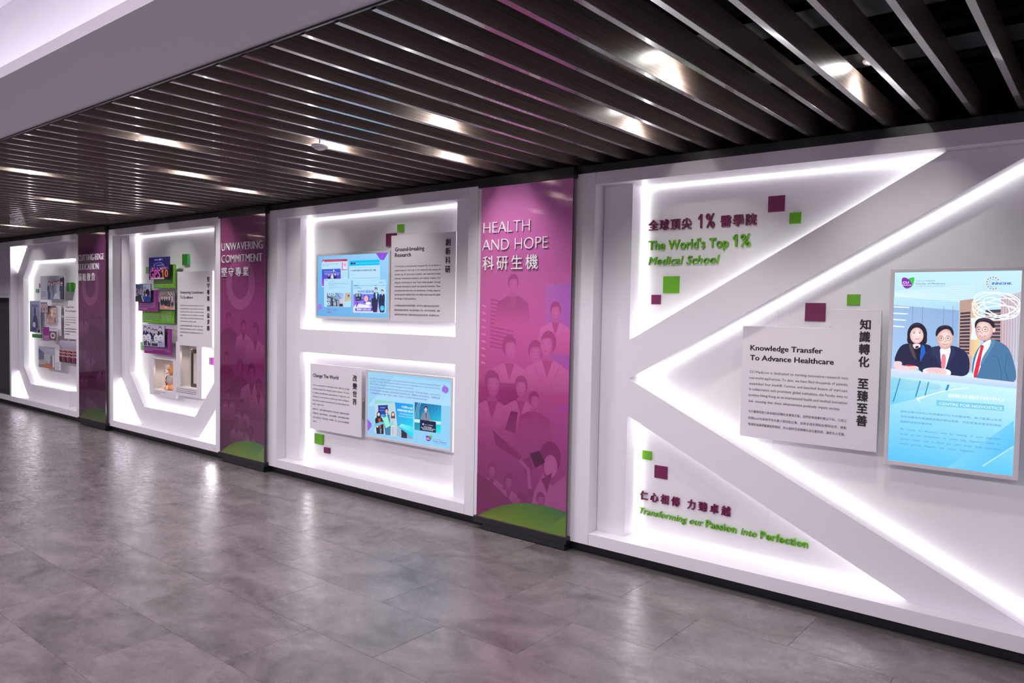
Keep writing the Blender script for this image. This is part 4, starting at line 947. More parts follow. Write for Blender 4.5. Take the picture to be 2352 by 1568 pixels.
a.text('Media coverage', (303, 1342), (530, 1342), .0135, (126, 70, 180), .01); a.line([(95, 1358), (540, 1365)], 3, (100, 130, 190)); a.text('媒體報道', (303, 1410), (414, 1410), .0130, (126, 70, 180), .02)
a.build('display', SCREEN, th)

tg = screen_unit(-4.976, -3.960, .523, 1.099, -4.957, -3.983, .542, 1.082, .13, .21, 'landscape screen with award photos and violet text beside Change The World board')
a = Art(.136, 'H', (835, 845, 8.043)); a.clip = (-4.9569, -3.9831, .5421, 1.0819)
h = a.h; a.h = None
a.grad([(-4.957, 1.082), (-3.983, 1.082), (-3.983, .542), (-4.957, .542)], [(150, 200, 232), (140, 196, 232), (140, 200, 236), (140, 190, 226)]); a.h = h
a.grad([(560, 155), (1610, 270), (1600, 700), (60, 700)], [(158, 206, 234), (150, 204, 236), (166, 212, 240), (164, 208, 236)], 4)
vi = (110, 60, 170)
for s, ya, xb, yb_ in (("MicroSigX Biotech Diagnostic Limited, a CUHK spin-off, launched the world's first 'AI-Powered Multikingdom Microbial", 205, 1405, 335), ("Biomarkers Technology' (M3X MetagenicsX), which is an innovative technology detects risk of autism spectrum disorder", 255, 1403, 386), ('(ASD) in children, enabling early intervention and support for at-risk families.', 305, 912, 388)):
    a.text(s, (112, ya), (xb, yb_), .0125, vi, justify=True)
for s, ya, xb, yb_ in (('中大衍生公司微覓生物科技診斷有限公司(MICROSIGX)推出全球首創「多界別微生物技術」(AI-POWERED', 366, 1405, 515), ('MULTIKINGDOM MICROBIAL BIOMARKERS TECHNOLOGY, 簡稱M3X METAGENICS)，檢測兒童患', 416, 1402, 575), ('上自閉症譜系障礙(以下簡稱「自閉症」)的風險，有助及早介入及支援中高危風險的兒童及家庭。', 470, 1170, 603)):
    a.text(s, (112, ya), (xb, yb_), .0130, vi, .005)
a.poly([(1438, 378), (1482, 308), (1562, 378), (1560, 430), (1515, 476), (1440, 425)], (150, 100, 214)); a.line([(1482, 312), (1500, 420), (1515, 474)], 4, (186, 146, 232))
a.poly([(64, 945), (136, 1025), (138, 1075), (68, 1170)], (140, 84, 204)); a.line([(66, 1100), (132, 1050)], 3, (180, 140, 226))
# left photo
a.grad([(198, 590), (910, 672), (910, 1308), (196, 1200)], [(120, 208, 206), (40, 170, 226), (40, 214, 226), (150, 176, 196)])
a.poly([(198, 585), (560, 625), (570, 640), (200, 660)], (130, 206, 200)); a.poly([(200, 655), (570, 640), (690, 1290), (196, 1200)], (176, 206, 214))
a.poly([(258, 688), (440, 682), (445, 890), (270, 910)], (32, 60, 150)); a.line([(300, 730), (390, 735)], 10, (150, 170, 230)); a.line([(290, 780), (390, 785)], 8, (120, 150, 220)); a.ell((350, 880), 60, 26, (60, 160, 220), 16)
a.grad([(570, 632), (912, 672), (910, 1280), (615, 1075)], [(20, 140, 220), (20, 160, 224), (20, 220, 232), (60, 170, 220)])
a.text('中大與MicroSigX', (696, 748), (902, 756), .021, (230, 246, 255), .02); a.text('拓展腸道診斷技術 領航及早', (615, 800), (905, 826), .019, (230, 246, 255), .02); a.text('CUHK and MicroSigX Partner to', (655, 856), (905, 888), .014, (190, 236, 250)); a.text('Pioneering Early Disease Detection', (640, 885), (905, 940), .011, (190, 236, 250))
a.grad([(690, 1030), (910, 1090), (905, 1200), (640, 1080)], [(150, 236, 240), (60, 220, 230), (60, 210, 230), (120, 220, 236)], 4)
a.poly([(690, 1130), (795, 1205), (795, 1300), (690, 1285)], (44, 40, 56)); a.poly([(612, 1085), (690, 1130), (690, 1285), (600, 1260)], (150, 176, 200)); a.poly([(795, 1205), (905, 1285), (880, 1312), (795, 1298)], (130, 160, 196))
mini(a, 272, 850, 92, (34, 26, 38), (170, 70, 50), long=True); a.poly([(205, 960), (215, 920), (330, 915), (362, 990), (366, 1220), (236, 1215), (225, 1100)], (34, 26, 38)); a.poly([(262, 930), (310, 930), (318, 1110), (276, 1100)], (176, 74, 44)); a.poly([(290, 1110), (330, 1120), (320, 1210), (296, 1205)], (96, 130, 160))
mini(a, 420, 790, 98, (66, 120, 160), (200, 226, 240)); a.poly([(370, 890), (470, 880), (498, 1000), (490, 1245), (395, 1232), (375, 1050)], (66, 120, 160)); a.ring((405, 790), 12, 8, 3, (40, 40, 50), 10); a.ring((437, 790), 12, 8, 3, (40, 40, 50), 10)
mini(a, 538, 850, 90, (196, 204, 214), (240, 244, 248), (96, 64, 60), long=True); a.poly([(490, 940), (600, 930), (612, 1060), (606, 1262), (510, 1250), (496, 1080)], (190, 198, 210)); a.line([(540, 950), (536, 1240)], 8, (150, 150, 166))
a.poly([(202, 1030), (355, 985), (362, 1030), (206, 1092)], (80, 190, 220)); a.poly([(352, 930), (436, 880), (490, 1068), (405, 1108)], (140, 226, 206)); a.poly([(500, 995), (545, 985), (552, 1050), (508, 1062)], (110, 206, 220)); a.ell((250, 1082), 16, 20, (236, 204, 200), 10); a.ell((540, 1070), 22, 14, (236, 204, 200), 10)
# right photo
a.grad([(940, 628), (1430, 690), (1424, 1208), (936, 1138)], [(14, 84, 140), (20, 130, 190), (20, 230, 236), (20, 150, 170)])
for k in range(3): a.line([(1010 + k * 22, 640 + k * 2), (985 + k * 24, 700), (966 + k * 26, 780), (955 + k * 28, 860), (950 + k * 30, 930)], 6, (150, 226, 240))
h_ = a.clip; 
for k in range(26):
    a.ell((1060 + (k * 67) % 340, 660 + (k * 41) % 180), 4, 4, (120, 210, 236), 6)
a.grad([(936, 940), (1425, 990), (1425, 1050), (936, 1000)], [(200, 230, 240), (214, 236, 244), (150, 220, 236), (190, 226, 236)], 3)
a.poly([(944, 628), (935, 640), (935, 1140), (912, 1140), (912, 628)], (150, 204, 236))
mini(a, 1146, 755, 100, (120, 130, 156), (226, 232, 240)); a.poly([(1086, 830), (1060, 930), (1068, 960), (1236, 970), (1228, 900), (1200, 820)], (120, 130, 156)); a.poly([(1140, 815), (1158, 815), (1160, 930), (1148, 920)], (70, 60, 110)); a.ring((1130, 752), 13, 9, 3, (30, 30, 40), 10); a.ring((1163, 752), 13, 9, 3, (30, 30, 40), 10)
a.poly([(1040, 950), (1335, 992), (1333, 1195), (1038, 1150)], (20, 26, 66)); a.ell((1098, 1035), 12, 18, (220, 226, 240), 10)
a.text('CUHK Med', (1118, 1052), (1178, 1058), .008, (160, 176, 220)); a.text('MICROSIGX', (1196, 1064), (1280, 1074), .009, (190, 200, 230)); a.text('CUHK and MicroSigX', (1112, 1090), (1256, 1108), .009, (220, 226, 240), .02); a.text('Partner to Launch a Breakthrough Test', (1058, 1105), (1320, 1142), .009, (220, 226, 240), .02); a.text('Making Early Autism Diagnosis', (1085, 1134), (1286, 1164), .009, (220, 226, 240), .02)
cu_logo(a, 1145, 1245, .75)
a.text('香港中文大學醫學院', (1278, 1318), (1440, 1342), .0062, (110, 90, 150)); a.text('Faculty of Medicine', (1278, 1362), (1532, 1400), .0150, (110, 60, 150), .004); a.text('The Chinese University of Hong Kong', (1278, 1384), (1532, 1430), .0052, (120, 110, 160))
a.build('display', SCREEN, tg)

# ---------------- U bay
UBK = .209
tile_sq(-9.070, -8.940, 1.974, 2.053, UBK, .008, GREEN, 'green square peeping out left of the GPS10 photo')
tile_sq(-8.167, -8.053, 2.052, 2.174, UBK, .030, DGREEN, 'thick dark green cube above the Unwavering Commitment board', MINT)
tile_sq(-9.214, -9.060, 1.059, 1.155, UBK, .008, DGREEN, 'green square left of the white coat team photo')
tile_sq(-7.588, -7.516, .981, 1.056, UBK, .035, PURPLE, 'purple cube with pink side right of the display niches', LILAC)
def photo_block(x0, x1, z0, z1, yf, yb, m, label, art, cat='photo', printp=True):
    t = thing('photo_block', ((x0 + x1) / 2, yb, z0), label, cat, 'mounted photo and caption blocks')
    box('block', x0, x1, yf, min(yf + .007, yb), z0, z1, m, t, 0.001)
    if yb > yf + .02: box('standoff', x0 + (x1 - x0) * .3, x0 + (x1 - x0) * .6, yf + .007, yb, z0 + (z1 - z0) * .3, z1 - (z1 - z0) * .2, BACK, t, 0)
    art.y = yf - .0004
    if art.V: 
        o_ = art.build('printed_picture' if printp else 'caption_print', PRINT, t)
        if not printp: props(o_, kind='stuff')
    return t
def caption_lines(a, x0, x1, z, n, dz, col, w_=.006, last=.6):
    h = a.h; a.h = None
    for k in range(n):
        xe = x1 if k < n - 1 else x0 + (x1 - x0) * last
        x = x0; i = 0
        while x < xe - .008:
            L = .018 + .016 * ((i * 7 + k * 3) % 5) / 4; a.poly([(x, z - k * dz), (min(x + L, xe), z - k * dz), (min(x + L, xe), z - k * dz - w_), (x, z - k * dz - w_)], col); x += L + .006; i += 1
    a.h = h
def caption_cols(a, xs, z0, z1, col, w_=.009):
    h = a.h; a.h = None
    for j, x in enumerate(xs):
        z = z1; n = 0
        while z > z0 + .012:
            if (n * 5 + j) % 11 != 7: a.poly([(x, z), (x + w_, z), (x + w_, z - .009), (x, z - .009)], col)
            z -= .0145; n += 1
    a.h = h
def pic(yf, plane, crop, dst_plane_fix=None, clip=None):
    a = Art(yf - .0004, plane, crop)
    return a
# remap: artwork is measured on one reference plane of the bay and slid to the block it is printed on
def remapper(src, dst):
    (sx0, sx1, sz0, sz1), (dx0, dx1, dz0, dz1) = src, dst
    return lambda q: (dx0 + (q[0] - sx0) / (sx1 - sx0) * (dx1 - dx0), dz0 + (q[1] - sz0) / (sz1 - sz0) * (dz1 - dz0))
def pic_art(yf, rect):
    """drawing board 0..100 x 0..100 (y down) fitted to rect (x0,x1,z0,z1)"""
    x0, x1, z0, z1 = rect
    a = Art(yf - .0004); a.h = [ (x1 - x0) / 100, 0, x0, 0, -(z1 - z0) / 100, z1, 0, 0, 1]; a.clip = rect
    return a
# GPS photo
R_ = (-8.690, -8.212, 1.893, 2.143)
a = pic_art(.06, R_)
a.grad([(0, 0), (100, 0), (100, 100), (0, 100)], [(40, 44, 120), (36, 30, 100), (40, 30, 70), (46, 44, 110)])
a.line([(28, 12), (50, 12)], 3, (150, 160, 210)); a.ell((54, 11), 2.5, 5, (200, 210, 240), 8); a.line([(58, 11), (68, 11)], 3, (150, 160, 210))
a.ring((50, 42), 24, 17, 2, (150, 130, 220), 24); a.ring((26, 34), 4, 6, 1.5, (130, 130, 210), 12); a.line([(38, 37), (72, 36)], 2.5, (170, 150, 230))
rr = random.Random(4)
for k in range(36): a.ell((10 + 82 * (k % 18) / 17 + rr.uniform(-2, 2), 48 + 6 * (k // 18) + rr.uniform(-2, 2)), 2.2, 4, rr.choice([(190, 130, 170), (90, 60, 150), (150, 90, 130), (60, 50, 120), (214, 170, 180)]), 8)
for k in range(12): a.poly([(6 + 7.6 * k, 57), (11 + 7.6 * k, 57), (12 + 7.6 * k, 95), (5 + 7.6 * k, 95)], rr.choice([(30, 26, 60), (50, 60, 130), (24, 22, 40)]))
a.text('GPS', (4, 92), (57, 92), .088, (220, 92, 190), .045); a.text('10', (62, 92), (94, 92), .088, (226, 132, 60), .045)
a.poly([(8, 92), (76, 92), (76, 99), (8, 99)], (206, 190, 206)); a.poly([(78, 90), (100, 88), (100, 100), (78, 100)], (30, 26, 30))
photo_block(*R_, .06, .099, BLACK, 'dark blue group photo with pink GPS10 letters, topmost', a)
a = Art(.1); caption_lines(a, -8.640, -8.300, 1.880, 4, .019, (205, 226, 190)); caption_cols(a, (-8.278, -8.250, -8.222, -8.196), 1.815, 2.040, (205, 226, 190))
photo_block(-8.658, -8.160, 1.797, 2.059, .1, .209, GREEN, 'bright green caption block behind the GPS10 photo', a, 'caption', False)
R_ = (-9.018, -8.647, 1.638, 1.846)
a = pic_art(.06, R_)
a.grad([(0, 0), (100, 0), (100, 100), (0, 100)], [(70, 76, 120), (170, 190, 220), (60, 80, 150), (50, 50, 60)])
a.poly([(50, 5), (98, 2), (98, 40), (52, 45)], (176, 190, 216)); a.line([(62, 18), (62, 60)], 6, (50, 50, 130))
for k in range(9): mini(a, 8 + (k % 5) * 14, 28 + (k // 5) * 16 + (k % 2) * 6, 13, ((60, 64, 130), (80, 80, 110), (150, 150, 190))[k % 3])
a.ell((80, 48), 12, 20, (30, 28, 34), 16); a.poly([(60, 100), (66, 72), (80, 62), (100, 80), (100, 100)], (30, 60, 140)); a.ell((72, 62), 5, 8, (220, 170, 150), 10); a.line([(40, 66), (54, 100)], 6, (200, 200, 210)); a.poly([(0, 70), (40, 60), (40, 100), (0, 100)], (50, 50, 56))
photo_block(*R_, .06, .099, BLACK, 'classroom photo of a seated listener in blue, at left', a)
a = Art(.1); caption_lines(a, -9.035, -8.660, 1.618, 4, .0195, (214, 180, 214)); caption_cols(a, (-8.706, -8.680, -8.652, -8.626), 1.560, 1.757, (214, 180, 214))
photo_block(-9.049, -8.563, 1.533, 1.773, .1, .159, PURPLE, 'purple caption block behind the classroom photo', a, 'caption', False)
R_ = (-8.560, -8.211, 1.556, 1.757)
a = pic_art(.12, R_)
a.grad([(0, 0), (100, 0), (100, 100), (0, 100)], [(150, 140, 140), (90, 80, 90), (200, 190, 190), (170, 160, 160)])
for k in range(3): a.line([(55 + k * 18, 2), (75 + k * 14, 28)], 5, (206, 200, 200))
for x, c in ((16, (30, 30, 36)), (34, (40, 60, 60)), (48, (30, 30, 40)), (64, (70, 60, 60)), (84, (150, 130, 160))): mini(a, x, 30, 18, c); a.line([(x - 2, 60), (x - 4, 88)], 7, (40, 44, 60)); a.line([(x + 4, 60), (x + 4, 90)], 6, (40, 44, 60))
a.poly([(2, 80), (30, 76), (60, 84), (90, 80), (96, 90), (50, 98), (4, 94)], (206, 130, 124)); a.ell((42, 88), 12, 6, (226, 170, 160), 12)
photo_block(*R_, .12, .155, BLACK, 'photo of students standing round a training dummy', a)
a = Art(.16); caption_lines(a, -9.050, -8.640, 1.500, 5, .0185, (196, 222, 180)); caption_cols(a, tuple(-8.612 + .026 * k for k in range(10)), 1.420, 1.535, (196, 222, 180))
photo_block(-9.066, -8.310, 1.396, 1.640, .16, .209, GREEN, 'wide bright green caption block under the training dummy photo', a, 'caption', False)
R_ = (-8.889, -8.366, 1.131, 1.373)
a = pic_art(.08, R_)
a.grad([(0, 0), (100, 0), (100, 100), (0, 100)], [(170, 172, 200), (176, 178, 206), (190, 190, 210), (190, 190, 205)])
for x, y, c in ((12, 16, (40, 44, 84)), (30, 21, (38, 40, 76)), (48, 26, (34, 38, 84)), (62, 28, (60, 60, 80)), (81, 14, (24, 24, 32))): mini(a, x, y, 19, c, (200, 206, 224)); a.line([(x - 3, 70), (x - 3, 98)], 6, (26, 28, 44)); a.line([(x + 4, 70), (x + 4, 98)], 6, (26, 28, 44))
for x, y, r in ((9, 62, 11), (28, 60, 12), (64, 60, 12), (84, 58, 12)): a.ell((x, y), r, r * 1.5, (214, 214, 226), 16); a.line([(x - 5, y), (x + 2, y - 3)], 3, (90, 70, 140)); a.line([(x - 4, y + 10), (x + 5, y + 9)], 2.5, (60, 60, 90))
a.poly([(30, 76), (68, 74), (68, 84), (30, 85)], (206, 206, 224)); a.line([(36, 80), (62, 79)], 3, (70, 66, 110)); a.poly([(72, 80), (98, 78), (98, 100), (74, 100)], (156, 156, 190))
photo_block(*R_, .08, .119, BLACK, 'photo of five people in white coats holding plush toys', a)
a = Art(.12); caption_lines(a, -8.920, -8.440, 1.118, 3, .0185, (214, 170, 206), last=.4); caption_cols(a, (-8.425, -8.400, -8.372, -8.344), 1.062, 1.318, (214, 170, 206))
photo_block(-8.939, -8.290, 1.041, 1.338, .12, .209, PURPLE, 'purple caption block behind the white coat team photo', a, 'caption', False)
# text board with two niches
hole2 = [(-8.101, .705), (-7.745, .705), (-7.745, 1.167), (-8.101, 1.167)]
hole1 = [(-8.718, .633), (-8.264, .633), (-8.264, .990), (-8.718, .990)]
tb = text_board('b', [(-8.190, .612), (-7.640, .612), (-7.640, 1.168), (-7.425, 1.168), (-7.425, 1.975), (-8.157, 1.975), (-8.157, 1.20), (-8.190, 1.20)], .12, .21, 'grey board headed Unwavering Commitment To Excellence with a tall niche', holes=[hole2], gap=.022)
led_run([(-7.425, 1.975), (-7.425, 1.168)], .148, .170, tb, closed=False, inward=1, th=.008)
led_run([(-7.640, 1.168), (-7.640, .612)], .148, .170, tb, closed=False, inward=1, th=.008)
a = Art(.1195)
a.text('Unwavering Commitment', (-8.093, 1.736), (-7.599, 1.736), .027, INK, .055, m=True); a.text('To Excellence', (-8.093, 1.682), (-7.822, 1.682), .027, INK, .055, m=True)
L = ['CU Medicine is a cornerstone of healthcare education in the city. Our', 'nurtured excellence takes over the years in fields such as medicine,', 'nursing, pharmacy, Chinese medicine and public health. Embracing', 'the changing times, the curricula at CU Medicine has continually', 'evolved to cultivate a new generation of healthcare professionals', 'who possess innovative thinking and empathy.']
for k, s in enumerate(L): a.text(s, (-8.094, 1.600 - k * .0345), (-7.592 if k < 5 else -7.743, 1.600 - k * .0345), .0138, INKL, .006, justify=True, m=True)
for k, s in enumerate(('中大醫學院是香港醫學及醫療教育的搖籃。我們在醫學、護理學、藥劑學、', '中醫學及公共衞生等不同領域培育人才超過四十年，成就卓越的教學', '中大醫學院的課程與時並進，致力培育具備創新思維與同理心的新一代', '醫護人員。')):
    a.text(s, (-8.096, 1.378 - k * .0365), (-7.607 if k < 3 else -8.03, 1.378 - k * .0365), .0145, INKL, m=True)
for ch, z in zip('堅守專業精益求精', (1.861, 1.793, 1.726, 1.658, 1.550, 1.480, 1.412, 1.345)): a.text(ch, (-7.528, z), (-7.474, z), .052, INK, .05, m=True)
a2 = Art(.1195); caption_lines(a2, -8.180, -7.745, .690, 3, .019, (104, 98, 108), .0055, .97); props(a2.build('caption_print', PRINT, tb), kind='stuff')
a.build('printed_text', PRINT, tb)
tb2 = text_board('b', [(-8.820, .564), (-8.193, .564), (-8.193, .985), (-8.820, .985)], .124, .21, 'small grey board with a square niche holding a plush bear', holes=[hole1], gap=.020)
led_run([(-8.193, .612), (-8.193, .566)], .148, .170, tb2, closed=False, inward=1, th=.008)
a = Art(.1235); caption_lines(a, -8.709, -8.432, .611, 2, .019, (110, 104, 114), .005)
props(a.build('caption_print', PRINT, tb2), kind='stuff')
def niche(x0, x1, z0, z1, ya, yb, parent):
    V, F = boxes([(x0 - .006, x0, ya, yb, z0 - .006, z1 + .006), (x1, x1 + .006, ya, yb, z0 - .006, z1 + .006), (x0, x1, ya, yb, z0 - .006, z0), (x0, x1, ya, yb, z1, z1 + .006), (x0 - .006, x1 + .006, yb, yb + .006, z0 - .006, z1 + .006)])
    link('niche_lining', mesh_pd('niche_lining', V, F, CREAM), parent)
niche(-8.805, -8.264, .633, .990, .144, .285, tb2)
niche(-8.215, -7.745, .705, 1.167, .1445, .285, tb)
for x, z, nm in ((-8.62, .984, 'a'), (-8.03, 1.160, 'b')):
    l = bpy.data.lights.new('niche_light', 'SPOT'); l.energy = 1.5; l.color = (1.0, .86, .74); l.spot_size = math.radians(120); l.spot_blend = .6; l.shadow_soft_size = .01
    o = bpy.data.objects.new('niche_light', l); COL.objects.link(o); o.location = (x, .19, z)
#@@BEAR
def blob(bm, c, r, rot=None, seg=20):
    m = Matrix.Translation(c) @ (rot or Matrix.Identity(4)) @ Matrix.Diagonal((*r, 1))
    bmesh.ops.create_uvsphere(bm, u_segments=seg, v_segments=seg // 2 + 2, radius=1, matrix=m)
def blob_obj(name, lst, m, parent, remesh=0.0):
    bm = bmesh.new()
    for c, r in lst: blob(bm, c, r)
    me = bpy.data.meshes.new(name); bm.to_mesh(me); bm.free(); me.materials.append(m)
    for p in me.polygons: p.use_smooth = True
    o = link(name, me, parent)
    if remesh:
        md = o.modifiers.new('weld', 'REMESH'); md.mode = 'VOXEL'; md.voxel_size = remesh; md.use_smooth_shade = True
        sm = o.modifiers.new('smooth', 'SMOOTH'); sm.factor = .8; sm.iterations = 6
    return o
bx = -8.435; by = .205
bear = thing('plush_bear', (bx, by, .633), 'orange plush bear in grey scrubs sitting in the square niche', 'toy')
blob_obj('body', [((bx, by, .735), (.060, .046, .075)), ((bx - .030, by - .012, .668), (.050, .040, .034)), ((bx + .045, by - .012, .668), (.050, .040, .034)), ((bx - .085, by - .035, .662), (.035, .022, .030)), ((bx + .09, by - .035, .662), (.035, .022, .030)),
    ((bx - .062, by - .01, .765), (.024, .024, .050)), ((bx - .085, by - .02, .725), (.022, .022, .035)), ((bx + .065, by - .01, .765), (.024, .024, .050)), ((bx + .085, by - .02, .725), (.022, .022, .035)),
    ((bx, by, .865), (.064, .050, .060)), ((bx - .05, by, .915), (.020, .012, .020)), ((bx + .05, by, .915), (.020, .012, .020))], PLUSH, bear, .006)
blob_obj('muzzle', [((bx - .030, by - .044, .845), (.034, .022, .026)), ((bx - .045, by - .030, .85), (.028, .022, .022))], PLUSHW, bear)
blob_obj('paw_pad', [((bx - .098, by - .055, .664), (.024, .008, .024))], PLUSHW, bear); blob_obj('paw_pad', [((bx - .030, by - .050, .664), (.026, .008, .026))], PLUSHW, bear)
blob_obj('eye', [((bx - .018, by - .050, .872), (.005, .005, .007))], NAVY, bear); blob_obj('eye', [((bx + .022, by - .050, .872), (.005, .005, .007))], NAVY, bear)
blob_obj('nose', [((bx - .050, by - .064, .853), (.007, .005, .005))], NAVY, bear)
blob_obj('scrub_top', [((bx, by - .003, .745), (.066, .051, .066)), ((bx - .045, by - .008, .775), (.032, .030, .036)), ((bx + .05, by - .008, .775), (.032, .030, .036))], SCRUB, bear, .006)
tube('stethoscope', [(bx - .045, by - .036, .800), (bx - .072, by - .042, .765), (bx - .070, by - .046, .725), (bx - .040, by - .050, .690), (bx - .012, by - .052, .668)], .0045, NAVY, bear, 8)
tube('collar_trim', [(bx - .045, by - .030, .805), (bx - .01, by - .054, .775), (bx + .03, by - .048, .80)], .004, LETTER_W, bear, 8)
# framed scroll standing in the tall niche
fr = thing('framed_scroll', (-7.90, .245, .705), 'dark wooden frame with pale scroll standing in the tall niche', 'picture frame')
prism('frame', [(-8.018, .706), (-7.775, .706), (-7.775, 1.124), (-8.018, 1.124)], .20, .225, WALNUT, fr, .002, holes=[[(-7.985, .744), (-7.808, .744), (-7.808, 1.084), (-7.985, 1.084)]])
box('mount', -7.99, -7.80, .214, .222, .740, 1.090, SCROLL, fr, 0)
V, F = boxes([(-7.972, -7.968, .2125, .214, .75, 1.08), (-7.935, -7.931, .2125, .214, .75, 1.08)]); link('scroll_edge', mesh_pd('scroll_edge', V, F, LETTER_W), fr)
tube('hanging_ring', [(-7.93 + .012 * math.cos(k * .7), .197, 1.104 + .014 * math.sin(k * .7)) for k in range(9)], .003, BRASS, fr, 6, closed=True)

#@@CBAY
tile_sq(-12.512, -12.398, 1.746, 1.804, .209, .008, DGREEN, 'small green square at far left inside letter C')
tile_sq(-12.381, -12.300, 1.818, 1.880, .209, .008, MAROON, 'small mauve square behind the wide panel of the standing group photo')
tile_sq(-11.270, -11.139, 1.764, 1.885, .209, .055, MINT, 'thick pale green cube right of the standing group photo', DGREEN)
tile_sq(-11.20, -11.107, 1.808, 1.876, .209, .012, GREEN, 'flat green square right behind the pale green cube')
def bw(a, tone=(70, 74, 100), hi=(186, 184, 204)): a.grad([(0, 0), (100, 0), (100, 100), (0, 100)], [hi, hi, mix(hi, tone, .4), mix(hi, tone, .6)])
BOARDC = mat('print_white', (0.70, 0.68, 0.74), 0.5); noise_rough(BOARDC, 9, .5, .04)
R_ = (-11.975, -11.137, 1.645, 1.977)
a = pic_art(.08, R_); a.clip = R_
bw(a, (80, 84, 110), (176, 174, 194))
a.poly([(0, 0), (31, 0), (31, 100), (0, 100)], (180, 178, 196)); a.poly([(82, 12), (100, 6), (100, 98), (92, 98)], (56, 56, 72))
for k in range(5): a.line([(3, 66 + k * 6), (24 - (k == 4) * 10, 66 + k * 6)], 1.8, (110, 106, 130))
for x, y, c, l_ in ((38, 24, (84, 92, 124), 1), (48, 28, (150, 154, 176), 0), (58, 22, (120, 120, 150), 1), (66, 24, (150, 154, 180), 0), (76, 20, (190, 190, 206), 0), (90, 24, (74, 78, 104), 1)): mini(a, x, y + 6, 15, c, (180, 180, 200), (50, 50, 66)); a.poly([(x - 6, 45), (x + 6, 45), (x + 5, 96), (x - 5, 96)], c)
a.poly([(55, 96), (62, 74), (72, 70), (84, 96)], (206, 204, 220))
photo_block(*R_, .08, .13, BOARDC, 'wide panel with grey photo of a standing group, topmost', a)
R_ = (-12.270, -11.893, 1.178, 1.628)
a = pic_art(.04, R_); bw(a, (60, 64, 90), (150, 154, 186)); a.poly([(16, 12), (84, 12), (84, 20), (16, 20)], (110, 114, 146)); a.poly([(16, 20), (20, 20), (20, 90), (16, 90)], (100, 104, 136)); a.ell((52, 32), 10, 13, (74, 78, 106), 16); a.poly([(28, 78), (34, 52), (46, 44), (60, 44), (76, 56), (82, 84), (40, 86)], (66, 74, 104)); a.ell((44, 76), 14, 9, (190, 192, 214), 14); a.poly([(20, 82), (70, 86), (66, 99), (16, 92)], (76, 80, 108)); a.ell((92, 96), 10, 6, (20, 20, 30), 12)
photo_block(*R_, .04, .099, BOARDC, 'grey portrait photo of a seated man, leftmost', a)
R_ = (-11.860, -11.630, 1.467, 1.611)
a = pic_art(.04, R_); bw(a, (96, 66, 90), (196, 180, 196)); a.line([(0, 8), (100, 8)], 14, (110, 110, 150))
for k in range(7): mini(a, 10 + k * 14, 34 + (k % 3) * 12, 18, ((150, 110, 130), (100, 80, 110), (190, 170, 190))[k % 3])
photo_block(*R_, .04, .083, BOARDC, 'small pinkish photo at the corner of the dark-edged caption board', a)
a = Art(.10); caption_lines(a, -11.985, -11.80, 1.455, 9, .024, (120, 110, 130)); caption_cols(a, (-11.42, -11.39), 1.32, 1.54, (150, 144, 164))
photo_block(-12.040, -11.318, 1.150, 1.563, .10, .17, BOARDC, 'white caption board behind the small pinkish photo', a, 'caption', False)
R_ = (-11.780, -11.437, 1.312, 1.562)
a = pic_art(.085, R_); bw(a, (150, 110, 100), (206, 176, 168)); a.poly([(0, 0), (100, 0), (100, 10), (0, 14)], (110, 104, 116)); a.poly([(40, 20), (64, 20), (64, 60), (40, 60)], (232, 214, 200)); mini(a, 46, 44, 18, (176, 120, 110)); mini(a, 20, 52, 20, (214, 206, 216)); mini(a, 82, 50, 20, (90, 100, 130)); a.poly([(20, 66), (80, 66), (86, 100), (14, 100)], (186, 150, 140))
photo_block(*R_, .085, .099, BOARDC, 'warm toned photo of people in a corridor', a)
a = pic_art(.04, (-11.776, -11.555, 1.082, 1.268)); a.h2 = None
for k in range(4): a.line([(6, 66 + k * 9), (94, 66 + k * 9)], 3, (214, 180, 220))
photo_block(-11.776, -11.556, 1.082, 1.268, .04, .099, PURPLE, 'small purple caption block beside photo of a framed gate', a, 'caption', False)
R_ = (-11.555, -11.296, 1.088, 1.265)
a = pic_art(.04, R_); a.poly([(0, 0), (100, 0), (100, 28), (0, 28)], (200, 196, 210)); a.poly([(0, 28), (100, 28), (100, 100), (0, 100)], (120, 84, 100)); a.ring((48, 62), 26, 18, 10, (216, 212, 222), 20); a.ell((48, 62), 14, 10, (90, 80, 100), 14); a.line([(6, 8), (90, 8)], 3, (130, 126, 150))
photo_block(*R_, .04, .099, BOARDC, 'small brown photo of a round gate next to purple caption', a)
a = Art(.10); caption_lines(a, -12.34, -12.02, 1.150, 3, .02, (120, 190, 120))
photo_block(-12.378, -11.996, 1.095, 1.149, .10, .17, DGREEN, 'green caption block under the seated man portrait', a, 'caption', False)
R_ = (-12.080, -11.492, .684, .985)
a = pic_art(.085, R_); bw(a, (130, 110, 110), (170, 172, 190)); a.poly([(0, 10), (40, 34), (0, 40)], (96, 100, 134)); a.poly([(0, 34), (34, 32), (34, 66), (0, 66)], (110, 116, 136)); a.poly([(36, 34), (72, 34), (72, 62), (36, 60)], (176, 180, 176)); a.poly([(0, 66), (70, 60), (60, 84), (0, 84)], (206, 206, 206))
for k in range(3): a.line([(4, 68 + k * 6), (64, 66 + k * 6)], 2, (50, 56, 66))
a.poly([(30, 84), (70, 76), (100, 88), (100, 100), (20, 98)], (196, 120, 90)); a.poly([(74, 40), (84, 40), (84, 88), (74, 88)], (120, 116, 140)); a.poly([(86, 36), (97, 36), (97, 92), (86, 92)], (206, 204, 214))
photo_block(*R_, .085, .13, BOARDC, 'photo of buildings on a campus model, lowest left', a)
a = Art(.09); caption_lines(a, -11.475, -11.34, .785, 6, .018, (110, 106, 140))
photo_block(-11.490, -11.320, .682, .976, .09, .13, BOARDC, 'narrow white caption strip right of the campus model photo', a, 'caption', False)
